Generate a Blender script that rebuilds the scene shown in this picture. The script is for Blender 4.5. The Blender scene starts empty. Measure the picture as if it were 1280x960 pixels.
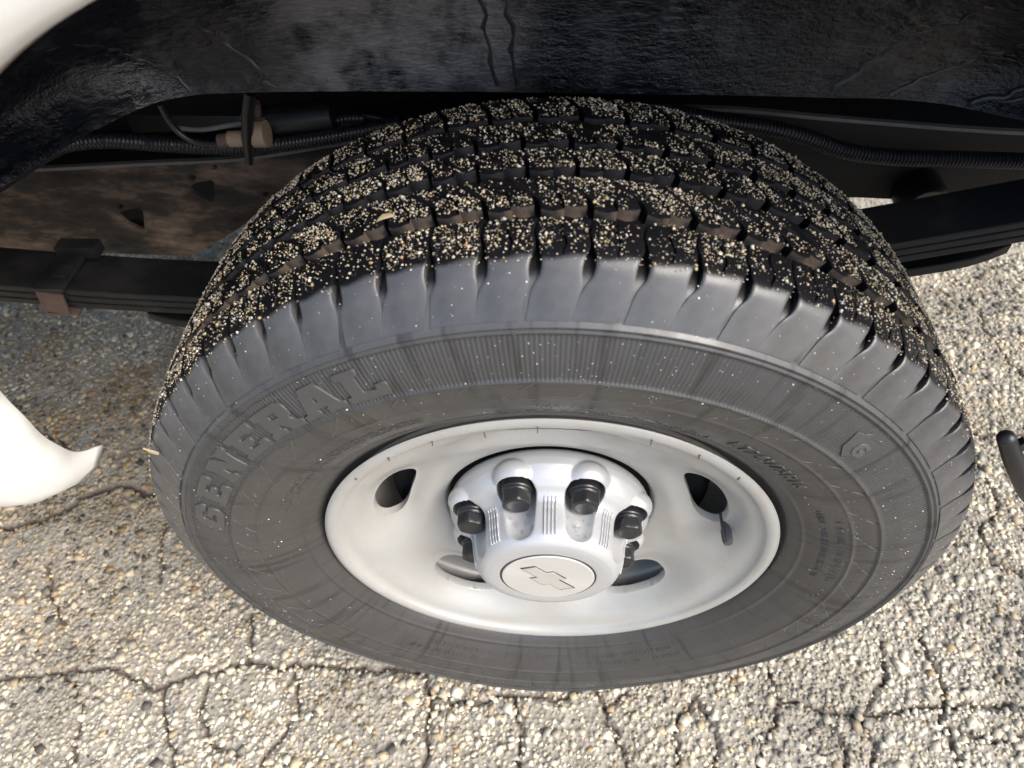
import bpy, bmesh, math, random
import numpy as np
from mathutils import Matrix, Vector

random.seed(7)
rng = np.random.default_rng(7)
S = bpy.context.scene
COL = S.collection
PI = math.pi

# ------------------------------------------------------------------ camera
CAM = np.array([-0.0123, -0.4282, 1.0277])
PITCH, YAW, ROLL = [math.radians(v) for v in (49.8933, -3.5235, -1.2557)]
FPX = 891.0                                   # focal length in pixels of a 1280 px wide picture
Fv = np.array([math.sin(YAW)*math.cos(PITCH), math.cos(YAW)*math.cos(PITCH), -math.sin(PITCH)])
Rv = np.cross(Fv, [0, 0, 1]); Rv /= np.linalg.norm(Rv); Uv = np.cross(Rv, Fv)
Rv, Uv = math.cos(ROLL)*Rv+math.sin(ROLL)*Uv, -math.sin(ROLL)*Rv+math.cos(ROLL)*Uv
cam = bpy.data.cameras.new('camera'); camo = bpy.data.objects.new('camera', cam); COL.objects.link(camo)
camo.matrix_world = Matrix(((Rv[0], Uv[0], -Fv[0], CAM[0]), (Rv[1], Uv[1], -Fv[1], CAM[1]), (Rv[2], Uv[2], -Fv[2], CAM[2]), (0, 0, 0, 1)))
cam.sensor_width = 36.0; cam.lens = FPX/1280*36
cam.clip_start = 0.01; cam.clip_end = 200
cam.dof.use_dof = True; cam.dof.focus_distance = 0.66; cam.dof.aperture_fstop = 8.0
S.camera = camo
S.render.resolution_x = 1024; S.render.resolution_y = 768

# ------------------------------------------------------------------ light
SUN_EL, SUN_AZ = math.radians(46), math.radians(-38)   # azimuth in the xy plane: from +x, towards -y (the open side of the van)
sd = Vector((math.cos(SUN_EL)*math.cos(SUN_AZ), math.cos(SUN_EL)*math.sin(SUN_AZ), math.sin(SUN_EL)))
w = bpy.data.worlds.new('World'); S.world = w; w.use_nodes = True
nt = w.node_tree; nt.nodes.clear()
sky = nt.nodes.new('ShaderNodeTexSky'); sky.sky_type = 'NISHITA'; sky.sun_disc = False
sky.sun_elevation = SUN_EL; sky.sun_rotation = math.atan2(sd.x, sd.y)
sky.air_density = 1.0; sky.dust_density = 3.0; sky.ozone_density = 1.0
bg = nt.nodes.new('ShaderNodeBackground'); bg.inputs[1].default_value = 0.15
wo = nt.nodes.new('ShaderNodeOutputWorld')
nt.links.new(sky.outputs[0], bg.inputs[0]); nt.links.new(bg.outputs[0], wo.inputs[0])
sun = bpy.data.lights.new('sun', 'SUN'); sun.energy = 1.3; sun.angle = math.radians(34); sun.color = (1, .975, .94)
suno = bpy.data.objects.new('sun', sun); COL.objects.link(suno)
suno.rotation_euler = (-sd).to_track_quat('-Z', 'Y').to_euler()
S.view_settings.view_transform = 'Standard'; S.view_settings.look = 'None'
S.view_settings.exposure = 1.28; S.view_settings.gamma = 1.0; S.view_settings.use_curve_mapping = False

# ------------------------------------------------------------------ helpers
def ray(x, y): return Fv+Rv*(x-640)/FPX-Uv*(y-480)/FPX
def aty(x, y, Y): v = ray(x, y); return CAM+v*((Y-CAM[1])/v[1])
def atz(x, y, Z): v = ray(x, y); return CAM+v*((Z-CAM[2])/v[2])

def link(o, parent=None):
    COL.objects.link(o)
    if parent is not None: o.parent = parent
    return o
def mesh_obj(name, V, Fc, mat, parent=None, smooth=True, angle=None):
    me = bpy.data.meshes.new(name)
    V = np.asarray(V, dtype=float)
    me.from_pydata(V.tolist() if len(V) < 200 else V, [], Fc if isinstance(Fc, list) else Fc.tolist())
    me.update()
    if mat: me.materials.append(mat)
    if smooth:
        me.polygons.foreach_set('use_smooth', np.ones(len(me.polygons), dtype=bool))
        if angle: me.set_sharp_from_angle(angle=math.radians(angle))
    return link(bpy.data.objects.new(name, me), parent)
def fix_normals(o):
    bm = bmesh.new(); bm.from_mesh(o.data); bmesh.ops.recalc_face_normals(bm, faces=bm.faces); bm.to_mesh(o.data); bm.free(); return o
def tag(o, label, cat=None, group=None, kind=None):
    o['label'] = label
    if cat: o['category'] = cat
    if group: o['group'] = group
    if kind: o['kind'] = kind
    return o
def grid_faces(n, m, wrap_n=False, wrap_m=False, flip=False):
    i = np.arange(n if wrap_n else n-1); j = np.arange(m if wrap_m else m-1)
    I, J = np.meshgrid(i, j, indexing='ij'); I2 = (I+1) % n; J2 = (J+1) % m
    q = np.stack([I*m+J, I2*m+J, I2*m+J2, I*m+J2], -1).reshape(-1, 4)
    return q[:, ::-1] if flip else q
def catmull(P, n):
    P = np.asarray(P, float); d = np.r_[0, np.cumsum(np.linalg.norm(np.diff(P, axis=0), axis=1))]
    T = np.gradient(P, d, axis=0)
    s = np.linspace(0, d[-1], n); k = np.clip(np.searchsorted(d, s, side='right')-1, 0, len(d)-2)
    h = (d[k+1]-d[k])[:, None]; t = ((s-d[k])[:, None])/h
    return (2*t**3-3*t**2+1)*P[k]+(t**3-2*t**2+t)*h*T[k]+(-2*t**3+3*t**2)*P[k+1]+(t**3-t**2)*h*T[k+1]
def frames(P):
    T = np.gradient(P, axis=0); T /= np.linalg.norm(T, axis=1)[:, None]
    up = np.array([0.05, 0.2, 1.0]); N = np.cross(T, up); N /= np.linalg.norm(N, axis=1)[:, None]; B = np.cross(T, N)
    return T, N, B
def tube(name, P, rad, mat, parent, seg=12, n=None, cap=True):
    P = catmull(P, n) if n else np.asarray(P, float)
    T, N, B = frames(P); rad = np.atleast_1d(np.asarray(rad, float)); rad = np.interp(np.linspace(0, 1, len(P)), np.linspace(0, 1, len(rad)), rad) if len(rad) != len(P) else rad
    a = np.linspace(0, 2*PI, seg, endpoint=False)
    V = P[:, None]+rad[:, None, None]*(np.cos(a)[None, :, None]*N[:, None]+np.sin(a)[None, :, None]*B[:, None])
    F = grid_faces(len(P), seg, wrap_m=True).tolist()
    if cap: F.append(list(range(seg))); F.append(list(range((len(P)-1)*seg, len(P)*seg))[::-1])
    return fix_normals(mesh_obj(name, V.reshape(-1, 3), F, mat, parent, True, 50))
def corrugated(name, P, rad, mat, parent, pitch=.0042):
    P = catmull(P, 200); L = np.linalg.norm(np.diff(P, axis=0), axis=1).sum(); n = int(L/pitch)*4
    P = catmull(P[::8], n); k = np.arange(n) % 4
    return tube(name, P, rad*np.where(k < 2, 1.0, .86), mat, parent, 14)
def box_bm(bm, c, s, rot=None):
    m = Matrix.Translation(c) @ (rot if rot is not None else Matrix.Identity(4)) @ Matrix.Diagonal((*s, 1))
    return bmesh.ops.create_cube(bm, size=1, matrix=m)
def bm_obj(name, bm, mat, parent, bevel=0, smooth=True, angle=40, seg=2):
    if bevel: bmesh.ops.bevel(bm, geom=list(bm.edges), offset=bevel, segments=seg, affect='EDGES', profile=.6)
    bmesh.ops.recalc_face_normals(bm, faces=bm.faces)
    me = bpy.data.meshes.new(name); bm.to_mesh(me); bm.free()
    if mat: me.materials.append(mat)
    if smooth:
        me.polygons.foreach_set('use_smooth', np.ones(len(me.polygons), dtype=bool)); me.set_sharp_from_angle(angle=math.radians(angle))
    return link(bpy.data.objects.new(name, me), parent)
def vnoise(P, f, seed=0):
    """smooth 3-D value noise in numpy, 0..1"""
    P = np.asarray(P)*f; I = np.floor(P).astype(int); t = P-I; t = t*t*(3-2*t); out = 0
    for dx in (0, 1):
        for dy in (0, 1):
            for dz in (0, 1):
                h = (I[..., 0]+dx)*374761393+(I[..., 1]+dy)*668265263+(I[..., 2]+dz)*2147483647+seed*97531
                h = (h ^ (h >> 13))*1274126177; h = ((h ^ (h >> 16)) & 0xffff)/65535.
                wgt = (t[..., 0] if dx else 1-t[..., 0])*(t[..., 1] if dy else 1-t[..., 1])*(t[..., 2] if dz else 1-t[..., 2])
                out = out+h*wgt
    return out

# ------------------------------------------------------------------ materials
class Mat:
    def __init__(s, name, col=(.5, .5, .5), rough=.5, metal=0, spec=.5, coat=0):
        s.m = bpy.data.materials.new(name); s.m.use_nodes = True; s.t = s.m.node_tree; s.N = s.t.nodes
        s.b = s.N['Principled BSDF']
        s.b.inputs['Base Color'].default_value = (*col, 1); s.b.inputs['Roughness'].default_value = rough
        s.b.inputs['Metallic'].default_value = metal; s.b.inputs['Specular IOR Level'].default_value = spec
        s.b.inputs['Coat Weight'].default_value = coat
        s.tc = s.N.new('ShaderNodeTexCoord'); s.bump = None
    def L(s, a, b): s.t.links.new(a, b)
    def noise(s, scale, detail=4, rough=.6, vec=None):
        n = s.N.new('ShaderNodeTexNoise'); n.inputs['Scale'].default_value = scale; n.inputs['Detail'].default_value = detail; n.inputs['Roughness'].default_value = rough
        s.L(vec or s.tc.outputs['Object'], n.inputs['Vector']); return n.outputs['Fac']
    def vor(s, scale, vec=None, out='Distance'):
        n = s.N.new('ShaderNodeTexVoronoi'); n.inputs['Scale'].default_value = scale; s.L(vec or s.tc.outputs['Object'], n.inputs['Vector']); return n.outputs[out]
    def ramp(s, f, stops):
        n = s.N.new('ShaderNodeValToRGB'); e = n.color_ramp.elements
        while len(e) < len(stops): e.new(.5)
        for k, (p, c) in enumerate(stops): e[k].position = p; e[k].color = (*c, 1) if len(c) == 3 else c
        s.L(f, n.inputs[0]); return n.outputs['Color']
    def math(s, op, a, b=None, c=None):
        n = s.N.new('ShaderNodeMath'); n.operation = op
        for k, v in enumerate((a, b, c)):
            if v is None: continue
            if isinstance(v, (int, float)): n.inputs[k].default_value = v
            else: s.L(v, n.inputs[k])
        return n.outputs[0]
    def mix(s, f, a, b):
        n = s.N.new('ShaderNodeMix'); n.data_type = 'RGBA'
        for k, v in ((0, f), (6, a), (7, b)):
            if isinstance(v, tuple): n.inputs[k].default_value = (*v, 1)
            elif isinstance(v, (int, float)): n.inputs[k].default_value = v
            else: s.L(v, n.inputs[k])
        return n.outputs[2]
    def maprange(s, f, a, b, c=0, d=1):
        n = s.N.new('ShaderNodeMapRange'); s.L(f, n.inputs[0])
        for k, v in enumerate((a, b, c, d)): n.inputs[k+1].default_value = v
        return n.outputs[0]
    def color(s, c): s.L(c, s.b.inputs['Base Color']); return s
    def roughn(s, c): s.L(c, s.b.inputs['Roughness']); return s
    def addbump(s, h, strength=.5, dist=.001):
        n = s.N.new('ShaderNodeBump'); n.inputs['Strength'].default_value = strength; n.inputs['Distance'].default_value = dist
        s.L(h, n.inputs['Height'])
        if s.bump: s.L(s.bump.outputs[0], n.inputs['Normal'])
        s.bump = n; s.L(n.outputs[0], s.b.inputs['Normal']); return s
    def attr(s, name):
        n = s.N.new('ShaderNodeAttribute'); n.attribute_name = name; return n

def M_sidewall():
    m = Mat('sidewall rubber', rough=.55, spec=.45)
    uv = m.N.new('ShaderNodeSeparateXYZ'); m.L(m.tc.outputs['UV'], uv.inputs[0])
    r, u = uv.outputs[1], uv.outputs[0]
    n1 = m.noise(26, 5); n2 = m.noise(140, 3); n3 = m.noise(7, 3)
    inner = m.mix(n1, (.037, .0355, .0335), (.058, .0555, .052))
    outer = m.mix(n3, (.048, .048, .049), (.078, .078, .079))
    band = m.mix(n1, (.036, .0358, .0355), (.056, .0555, .055))
    s1 = m.maprange(r, .2975, .2995); s2 = m.maprange(r, .338, .345)
    c = m.mix(s2, m.mix(s1, inner, band), outer); c = m.mix(m.maprange(r, .3655, .3690), c, (.009, .0085, .0085))
    streak = m.noise(1, 4, .7, vec=None)
    # dark run marks that drip down the sidewall from the tread
    cx = m.N.new('ShaderNodeCombineXYZ'); m.L(m.math('MULTIPLY', u, 150), cx.inputs[0]); m.L(m.math('MULTIPLY', r, 9), cx.inputs[1])
    st = m.noise(1, 3, .6, vec=cx.outputs[0])
    c = m.mix(m.math('MULTIPLY', m.maprange(st, .53, .66), .7), c, (.018, .017, .0165))
    m.color(c); m.roughn(m.maprange(m.noise(18, 5), .35, .65, .26, .50))
    # hatch: fine radial ribs in the lettered band
    hat = m.math('SINE', m.math('MULTIPLY', u, 2*PI*620))
    msk = m.math('MULTIPLY', m.maprange(r, .2995, .301), m.maprange(r, .3365, .3385, 1, 0))
    msk = m.math('MULTIPLY', msk, m.maprange(n3, .30, .42, .35, 1))
    m.addbump(m.math('MULTIPLY', hat, msk), .5, .0004)
    m.addbump(m.noise(900, 2), .25, .0004)
    m.addbump(n2, .3, .0006)
    return m.m
def M_tread():
    m = Mat('tread rubber', rough=.55, spec=.12)
    m.color(m.ramp(m.noise(60, 4), [(.35, (.0035, .0035, .0048)), (.7, (.009, .0088, .010))]))
    m.roughn(m.maprange(m.noise(35, 3), .35, .65, .36, .7))
    m.addbump(m.noise(500, 3), .4, .0006); return m.m
def M_shoulder():
    m = Mat('shoulder rubber', rough=.5, spec=.45)
    rr = m.attr('edge').outputs['Fac']
    n = m.noise(30, 4)
    side = m.ramp(m.noise(14, 4), [(.36, (.032, .032, .033)), (.5, (.058, .058, .059)), (.66, (.095, .095, .096))])
    top = m.mix(n, (.0035, .0035, .0048), (.009, .0088, .010))
    f = m.maprange(m.math('ADD', rr, m.math('MULTIPLY', m.math('SUBTRACT', m.noise(55, 4), .5), 1.5)), .25, .75)
    m.color(m.mix(f, top, side)); m.L(m.maprange(f, 0, 1, .12, .5), m.b.inputs['Specular IOR Level']); m.roughn(m.maprange(m.noise(20, 4), .35, .65, .22, .46))
    m.addbump(m.noise(600, 3), .2, .0004); return m.m
def M_groove():
    m = Mat('dusty groove wall', rough=.8, spec=.3)
    m.color(m.ramp(m.noise(28, 4), [(.42, (.018, .017, .016)), (.55, (.10, .075, .055)), (.75, (.17, .13, .095))])); return m.m
def M_silver():
    m = Mat('silver wheel paint', rough=.36, metal=.12, spec=.5)
    m.color(m.mix(m.noise(14, 4), (.315, .312, .292), (.375, .37, .348)))
    sp = m.math('MAXIMUM', m.maprange(m.noise(300, 2), .68, .72), m.math('MULTIPLY', m.maprange(m.noise(22, 6, .7), .48, .70), .8)); m.color(m.mix(m.math('MULTIPLY', sp, .42), m.mix(m.noise(14, 4), (.315, .312, .292), (.375, .37, .348)), (.30, .25, .19)))
    m.addbump(m.noise(220, 3), .06, .0005); m.roughn(m.maprange(m.noise(30, 3), .3, .7, .28, .44)); return m.m
def M_cap():
    m = Mat('silver cap plastic', (.47, .475, .475), .3, .4, .5)
    m.roughn(m.maprange(m.noise(40, 3), .3, .7, .28, .42)); return m.m
def M_brushed():
    m = Mat('brushed aluminium', (.62, .61, .58), .34, .45)
    m.b.inputs['Anisotropic'].default_value = .75
    tg = m.N.new('ShaderNodeTangent'); tg.direction_type = 'RADIAL'; tg.axis = 'Y'; m.L(tg.outputs[0], m.b.inputs['Tangent'])
    return m.m
def M_plain(name, col, rough=.5, metal=0, spec=.5, coat=0, var=.25, scale=40, bump=.2, bscale=200, bdist=.0005):
    m = Mat(name, col, rough, metal, spec, coat)
    d = tuple(c*(1-var) for c in col); e = tuple(min(1, c*(1+var)) for c in col)
    m.color(m.mix(m.noise(scale, 4), d, e)); m.addbump(m.noise(bscale, 3), bump, bdist); return m.m
def M_body():
    m = Mat('white body paint', (.78, .77, .73), .3, 0, .5, .4)
    d = m.attr('dirt').outputs['Fac']
    f = m.maprange(m.math('ADD', d, m.math('MULTIPLY', m.math('SUBTRACT', m.noise(60, 5), .5), .9)), .55, 1.0)
    c = m.mix(m.noise(8, 3), (.60, .592, .555), (.66, .652, .62))
    c = m.mix(f, c, (.36, .27, .17))
    f2 = m.math('MAXIMUM', m.maprange(m.noise(260, 2), .70, .74), m.math('MULTIPLY', m.maprange(m.noise(16, 6, .7), .48, .72), .55)); c = m.mix(m.math('MULTIPLY', f2, .45), c, (.4, .36, .3))
    m.color(c); m.addbump(m.noise(300, 2), .05, .0004); return m.m
def M_liner():
    m = Mat('black undercoat', (.012, .012, .014), .45, 0, .38)
    n = m.noise(9, 4); spots = m.maprange(m.noise(34, 4, .7), .5, .62)
    sx = m.N.new('ShaderNodeSeparateXYZ'); m.L(m.tc.outputs['Object'], sx.inputs[0])
    sheen = m.math('MULTIPLY', m.maprange(m.math('ABSOLUTE', m.math('ADD', sx.outputs[0], .135)), .07, .125, 1, 0), m.maprange(m.noise(24, 5, .7), .34, .56))  # pale patch: bright sheen of the liner painted into the undercoat colour
    c = m.mix(m.math('MULTIPLY', spots, .55), (.005, .006, .0095), (.038, .039, .044)); m.color(m.mix(m.math('MULTIPLY', sheen, .85), c, (.13, .122, .124)))
    cx = m.N.new('ShaderNodeMapping'); cx.inputs['Scale'].default_value = (60, 60, 190); cx.inputs['Rotation'].default_value = (0, .6, 0)
    m.L(m.tc.outputs['Object'], cx.inputs['Vector'])
    m.addbump(m.noise(1, 4, .6, vec=cx.outputs[0]), .9, .003)
    m.addbump(m.math('MULTIPLY', m.noise(330, 3), m.maprange(n, .4, .6)), .7, .0025)
    m.roughn(m.maprange(m.noise(12, 4), .35, .65, .15, .42)); return m.m
def M_rail():
    m = Mat('rusty frame steel', rough=.75, spec=.3)
    mp = m.N.new('ShaderNodeMapping'); mp.inputs['Scale'].default_value = (9, 9, 24); m.L(m.tc.outputs['Object'], mp.inputs['Vector'])
    n = m.noise(1, 6, .65, vec=mp.outputs[0])
    m.color(m.ramp(n, [(.36, (.011, .010, .0095)), (.49, (.040, .033, .028)), (.60, (.14, .10, .076)), (.74, (.27, .22, .17))]))
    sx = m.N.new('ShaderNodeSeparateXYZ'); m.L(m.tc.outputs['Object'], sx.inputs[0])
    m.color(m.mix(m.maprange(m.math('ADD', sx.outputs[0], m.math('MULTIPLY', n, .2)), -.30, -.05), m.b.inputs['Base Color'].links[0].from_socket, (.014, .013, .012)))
    m.addbump(m.noise(120, 4), .5, .001); return m.m
def M_spring():
    m = Mat('black spring steel', (.012, .012, .013), .6, 0, .4)
    m.color(m.ramp(m.noise(18, 5), [(.5, (.009, .009, .010)), (.72, (.03, .027, .025)), (.85, (.09, .07, .06))])); m.addbump(m.noise(150, 3), .3, .0006); return m.m
def M_attr(name, rough, spec=.4, bump=.4, bscale=500, bdist=.0006, scale=180):
    m = Mat(name, rough=rough, spec=spec)
    a = m.attr('tint').outputs['Color']; n = m.N.new('ShaderNodeMix'); n.data_type = 'RGBA'; n.blend_type = 'MULTIPLY'; n.inputs[0].default_value = 1
    m.L(a, n.inputs[6]); m.L(m.ramp(m.noise(scale, 4), [(.25, (.7, .69, .67)), (.7, (1.15, 1.14, 1.12))]), n.inputs[7])
    m.color(n.outputs[2]); m.addbump(m.noise(bscale, 3), bump, bdist); return m.m
def M_ground():
    m = Mat('asphalt binder', rough=.85, spec=.3)
    g = m.mix(m.noise(16, 5, .65), (.115, .104, .085), (.44, .395, .31))
    v = m.ramp(m.vor(150, out='Color'), [(0, (.13, .118, .096)), (.5, (.34, .307, .248)), (1, (.56, .51, .415))])
    c = m.mix(.55, g, v)
    c = m.mix(m.attr('crack').outputs['Fac'], c, (.075, .055, .042))
    m.color(c); m.addbump(m.vor(150), 1.0, .003); m.addbump(m.noise(700, 3), .6, .001); return m.m

SIDE, TREAD, SHLD, GRV = M_sidewall(), M_tread(), M_shoulder(), M_groove()
WALL = M_plain('worn groove wall', (.020, .020, .022), .5, spec=.3, var=.6, scale=30)
SILVER, CAPM, BRUSH = M_silver(), M_cap(), M_brushed()
NUT = M_plain('black nut plastic', (.013, .013, .014), .34, spec=.5, var=.3, bump=.1)
BLACKP = M_plain('black plastic', (.008, .008, .009), .4, var=.3)
DARKLINE = M_plain('dark emblem line', (.02, .02, .021), .4, var=.2)
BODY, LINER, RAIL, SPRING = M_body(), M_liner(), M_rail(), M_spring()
DARKM = M_plain('dark underbody', (.010, .010, .011), .75, var=.5, spec=.2)
HOSE = M_plain('black conduit', (.013, .013, .016), .38, var=.3)
DUSTY = M_plain('dusty grey steel', (.13, .125, .12), .6, var=.4)
RUST = M_plain('rusted clamp', (.105, .07, .058), .75, var=.45)
TAN = M_plain('tan connector', (.30, .22, .15), .6, var=.35)
GOLD = M_plain('champagne emblem', (.54, .525, .485), .3, .4, var=.1)
GREYV = M_plain('grey valve rubber', (.045, .045, .048), .35, var=.2)
STONE = M_attr('aggregate stone', .7)
GRIT = M_attr('sand grain', .6, scale=600)
LEAFM = M_plain('dry leaf', (.45, .36, .22), .7, var=.3)
SEALER = M_plain('seam sealer', (.016, .016, .019), .38, var=.5, bump=.8, bscale=260, bdist=.001)
wm = Mat('water', (1, 1, 1), .03, 0, .5); wm.b.inputs['Transmission Weight'].default_value = 1; wm.b.inputs['IOR'].default_value = 1.33; WATER = wm.m

# ------------------------------------------------------------------ van root
ZC = 0.372
van = bpy.data.objects.new('van', None); link(van)
tag(van, 'white van seen close at its gritty rear wheel, wheel arch and leaf spring', 'van')

# ------------------------------------------------------------------ ground
def px_line(pts): return np.array([atz(x, y, 0)[:2] for x, y in pts])
CR = [[(-60, 852), (0, 848), (40, 843), (80, 840), (98, 862), (100, 905), (90, 935), (85, 975)],
      [(80, 840), (150, 835), (180, 857), (205, 855), (270, 835), (310, 828), (365, 832), (400, 830), (480, 835), (530, 840)],
      [(365, 832), (373, 880), (360, 905), (330, 945), (320, 975)], [(310, 828), (312, 790), (316, 755)], [(258, 850), (250, 890), (262, 930), (300, 945)],
      [(530, 839), (536, 865), (534, 910), (528, 975)], [(536, 865), (560, 872), (590, 876), (640, 868), (700, 872), (736, 857)],
      [(736, 850), (759, 884), (774, 925), (789, 975)], [(759, 884), (785, 865)],
      [(961, 835), (974, 866), (970, 897), (952, 935), (949, 975)], [(974, 872), (1017, 885), (1030, 888), (1077, 894), (1180, 882), (1255, 880), (1330, 890)],
      [(1152, 797), (1170, 835), (1180, 854), (1183, 907), (1195, 938), (1208, 975)],
      [(1221, 577), (1239, 608), (1249, 636), (1225, 660), (1240, 700), (1290, 720)], [(1220, 385), (1232, 410), (1260, 447), (1300, 490)],
      [(-30, 668), (15, 655), (67, 644), (112, 614), (150, 606), (191, 614), (230, 620)], [(206, 650), (199, 685), (199, 726)], [(60, 700), (62, 740), (80, 780)],
      [(870, 868), (900, 920), (890, 970)], [(1040, 905), (1060, 940), (1062, 975)], [(0, 545), (40, 530), (90, 560)], [(1077, 894), (1095, 935), (1090, 975)], [(640, 868), (655, 915), (648, 975)], [(205, 855), (200, 900), (215, 945), (210, 975)], [(1100, 800), (1110, 840), (1077, 894)], [(1183, 907), (1240, 925), (1300, 920)], [(870, 868), (845, 905), (850, 975)], [(1180, 520), (1230, 545), (1290, 540)]]
WID = [.0022]*len(CR); WID[14] = .0052; WID[1] = .0027; WID[5] = .0028; WID[11] = .0028
CRW = []
for c in CR:
    p = px_line(c); d = np.r_[0, np.cumsum(np.linalg.norm(np.diff(p, axis=0), axis=1))]; s = np.arange(0, d[-1], .012)
    q = np.stack([np.interp(s, d, p[:, 0]), np.interp(s, d, p[:, 1])], -1); q[1:-1] += rng.normal(0, .0028, q[1:-1].shape); CRW.append(q)
def crack_dist(P):
    """distance to the cracks divided by the crack half width"""
    best = np.full(len(P), 1e3)
    for q, wd in zip(CRW, WID):
        lo, hi = q.min(0)-.05, q.max(0)+.05; k = np.where(((P > lo) & (P < hi)).all(1))[0]
        if not len(k): continue
        p = P[k]; dm = np.full(len(k), 1e3)
        for a, b in zip(q[:-1], q[1:]):
            ab = b-a; t = np.clip(((p-a)@ab)/(ab@ab+1e-12), 0, 1); dm = np.minimum(dm, np.linalg.norm(p-a-t[:, None]*ab, axis=1))
        best[k] = np.minimum(best[k], dm/wd)
    return best
X0, X1, Y0, Y1 = -1.25, 1.15, -.56, .95
gx = np.r_[-14, -6, -3, -2, -1.5, np.arange(X0-.1, X1+.1, .0045), 1.5, 2, 3, 6, 14]
gy = np.r_[-14, -6, -3, -1.5, -.8, np.arange(Y0-.1, Y1+.1, .0045), 1.4, 2, 3, 6, 14]
GX, GY = np.meshgrid(gx, gy, indexing='ij'); G2 = np.stack([GX.ravel(), GY.ravel()], -1)
cd = crack_dist(G2); crack = np.exp(-cd**2)
P3 = np.c_[G2, np.zeros(len(G2))]
hz = (vnoise(P3, 9)-.5)*.006+(vnoise(P3, 40, 1)-.5)*.003
def ground_h(P2):
    P = np.c_[P2, np.zeros(len(P2))]; return (vnoise(P, 9)-.5)*.006+(vnoise(P, 40, 1)-.5)*.003-.004
P3[:, 2] = hz-.004-.009*crack
ground = mesh_obj('ground', P3, grid_faces(len(gx), len(gy)), M_ground())
at = ground.data.attributes.new('crack', 'FLOAT', 'POINT'); at.data.foreach_set('value', np.exp(-(cd/1.4)**2).astype(np.float32))
ground['kind'] = 'structure'; ground['label'] = 'pale weathered asphalt with exposed aggregate and cracks'

def ico():
    bm = bmesh.new(); bmesh.ops.create_icosphere(bm, subdivisions=1, radius=1); V = np.array([v.co[:] for v in bm.verts]); F = np.array([[v.index for v in f.verts] for f in bm.faces]); bm.free(); return V, F
ico_shape = ico()
CBV = np.array([(x, y, z) for x in (-1, 1) for y in (-1, 1) for z in (-1, 1)])*.72; CBF = np.array([(0, 1, 3), (0, 3, 2), (4, 6, 7), (4, 7, 5), (0, 4, 5), (0, 5, 1), (2, 3, 7), (2, 7, 6), (0, 2, 6), (0, 6, 4), (1, 5, 7), (1, 7, 3)])
OCV = np.array([(1, 0, 0), (-1, 0, 0), (0, 1, 0), (0, -1, 0), (0, 0, 1), (0, 0, -1.)]); OCF = np.array([(0, 2, 4), (2, 1, 4), (1, 3, 4), (3, 0, 4), (2, 0, 5), (1, 2, 5), (3, 1, 5), (0, 3, 5)])
def scatter(name, pos, size, tint, mat, parent=None, squash=None, jit=.22, normals=None, shape=None, smooth=True, skew=0):
    ICV, ICF = shape or ico_shape; n = len(pos); k = len(ICV)
    V = ICV[None]*(1+rng.normal(0, jit, (n, k, 1)))
    V = V*(rng.uniform(.7, 1.25, (n, 1, 3)))+rng.normal(0, 1, V.shape)*skew
    if squash is not None: V[..., 2] *= squash
    a = rng.uniform(0, 2*PI, n); c, s_ = np.cos(a)[:, None], np.sin(a)[:, None]
    V = np.stack([V[..., 0]*c-V[..., 1]*s_, V[..., 0]*s_+V[..., 1]*c, V[..., 2]], -1)
    if normals is not None:
        N = normals/np.linalg.norm(normals, axis=1)[:, None]; T = np.cross(N, np.array([.31, .77, .55])); T /= np.linalg.norm(T, axis=1)[:, None]; B = np.cross(N, T)
        V = V[..., :1]*T[:, None]+V[..., 1:2]*B[:, None]+V[..., 2:]*N[:, None]
    V = V*size[:, None, None]+pos[:, None]
    F = (ICF[None]+(np.arange(n)*k)[:, None, None]).reshape(-1, 3)
    me = bpy.data.meshes.new(name); me.vertices.add(n*k); me.vertices.foreach_set('co', V.reshape(-1).astype(np.float32))
    me.loops.add(F.size); me.loops.foreach_set('vertex_index', F.ravel().astype(np.int32)); me.polygons.add(len(F))
    me.polygons.foreach_set('loop_start', np.arange(0, F.size, 3, dtype=np.int32)); me.update(calc_edges=True)
    me.polygons.foreach_set('use_smooth', np.full(len(F), smooth)); me.materials.append(mat)
    if tint is not None:
        at = me.attributes.new('tint', 'FLOAT_COLOR', 'POINT'); at.data.foreach_set('color', np.repeat(np.c_[tint, np.ones(n)], k, axis=0).ravel().astype(np.float32))
    return link(bpy.data.objects.new(name, me), parent)
# aggregate
sp = .0066
ax, ay = np.meshgrid(np.arange(X0, X1, sp), np.arange(Y0, Y1, sp), indexing='ij')
A2 = np.stack([ax.ravel(), ay.ravel()], -1)+rng.uniform(-.5, .5, (ax.size, 2))*sp
A2 = A2[crack_dist(A2) > .9]; A2 = A2[~((np.abs(A2[:, 0]) < .14) & (np.abs(A2[:, 1]) < .085))]
bare = vnoise(np.c_[A2, np.zeros(len(A2))], 13, 5)
keep = (rng.random(len(A2)) < np.clip(1.25-bare*.75, .3, 1)); A2 = A2[keep]
n = len(A2); sz = np.clip(rng.lognormal(math.log(.0031), .38, n), .0014, .0072)
PAL = np.array([(.58, .53, .44), (.66, .62, .54), (.48, .40, .29), (.40, .31, .20), (.37, .355, .33), (.25, .24, .225), (.11, .105, .10), (.74, .70, .61)])*np.array([1.0, .955, .84])
dk = np.clip((vnoise(np.c_[A2, np.zeros(n)], 6, 9)-.5)*2.2, 0, 1)          # darker grey patches
pr_ = np.array([.26, .24, .13, .06, .12, .05, .04, .10]); ti = PAL[rng.choice(8, n, p=pr_)]
ti = np.where((rng.random(n) < dk*.5)[:, None], PAL[rng.choice([4, 5, 6], n)], ti)
dust = np.clip((vnoise(np.c_[A2, np.zeros(n)], 5.5, 21)-.46)*3.2, 0, 1)*(rng.random(n) < .75)
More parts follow.
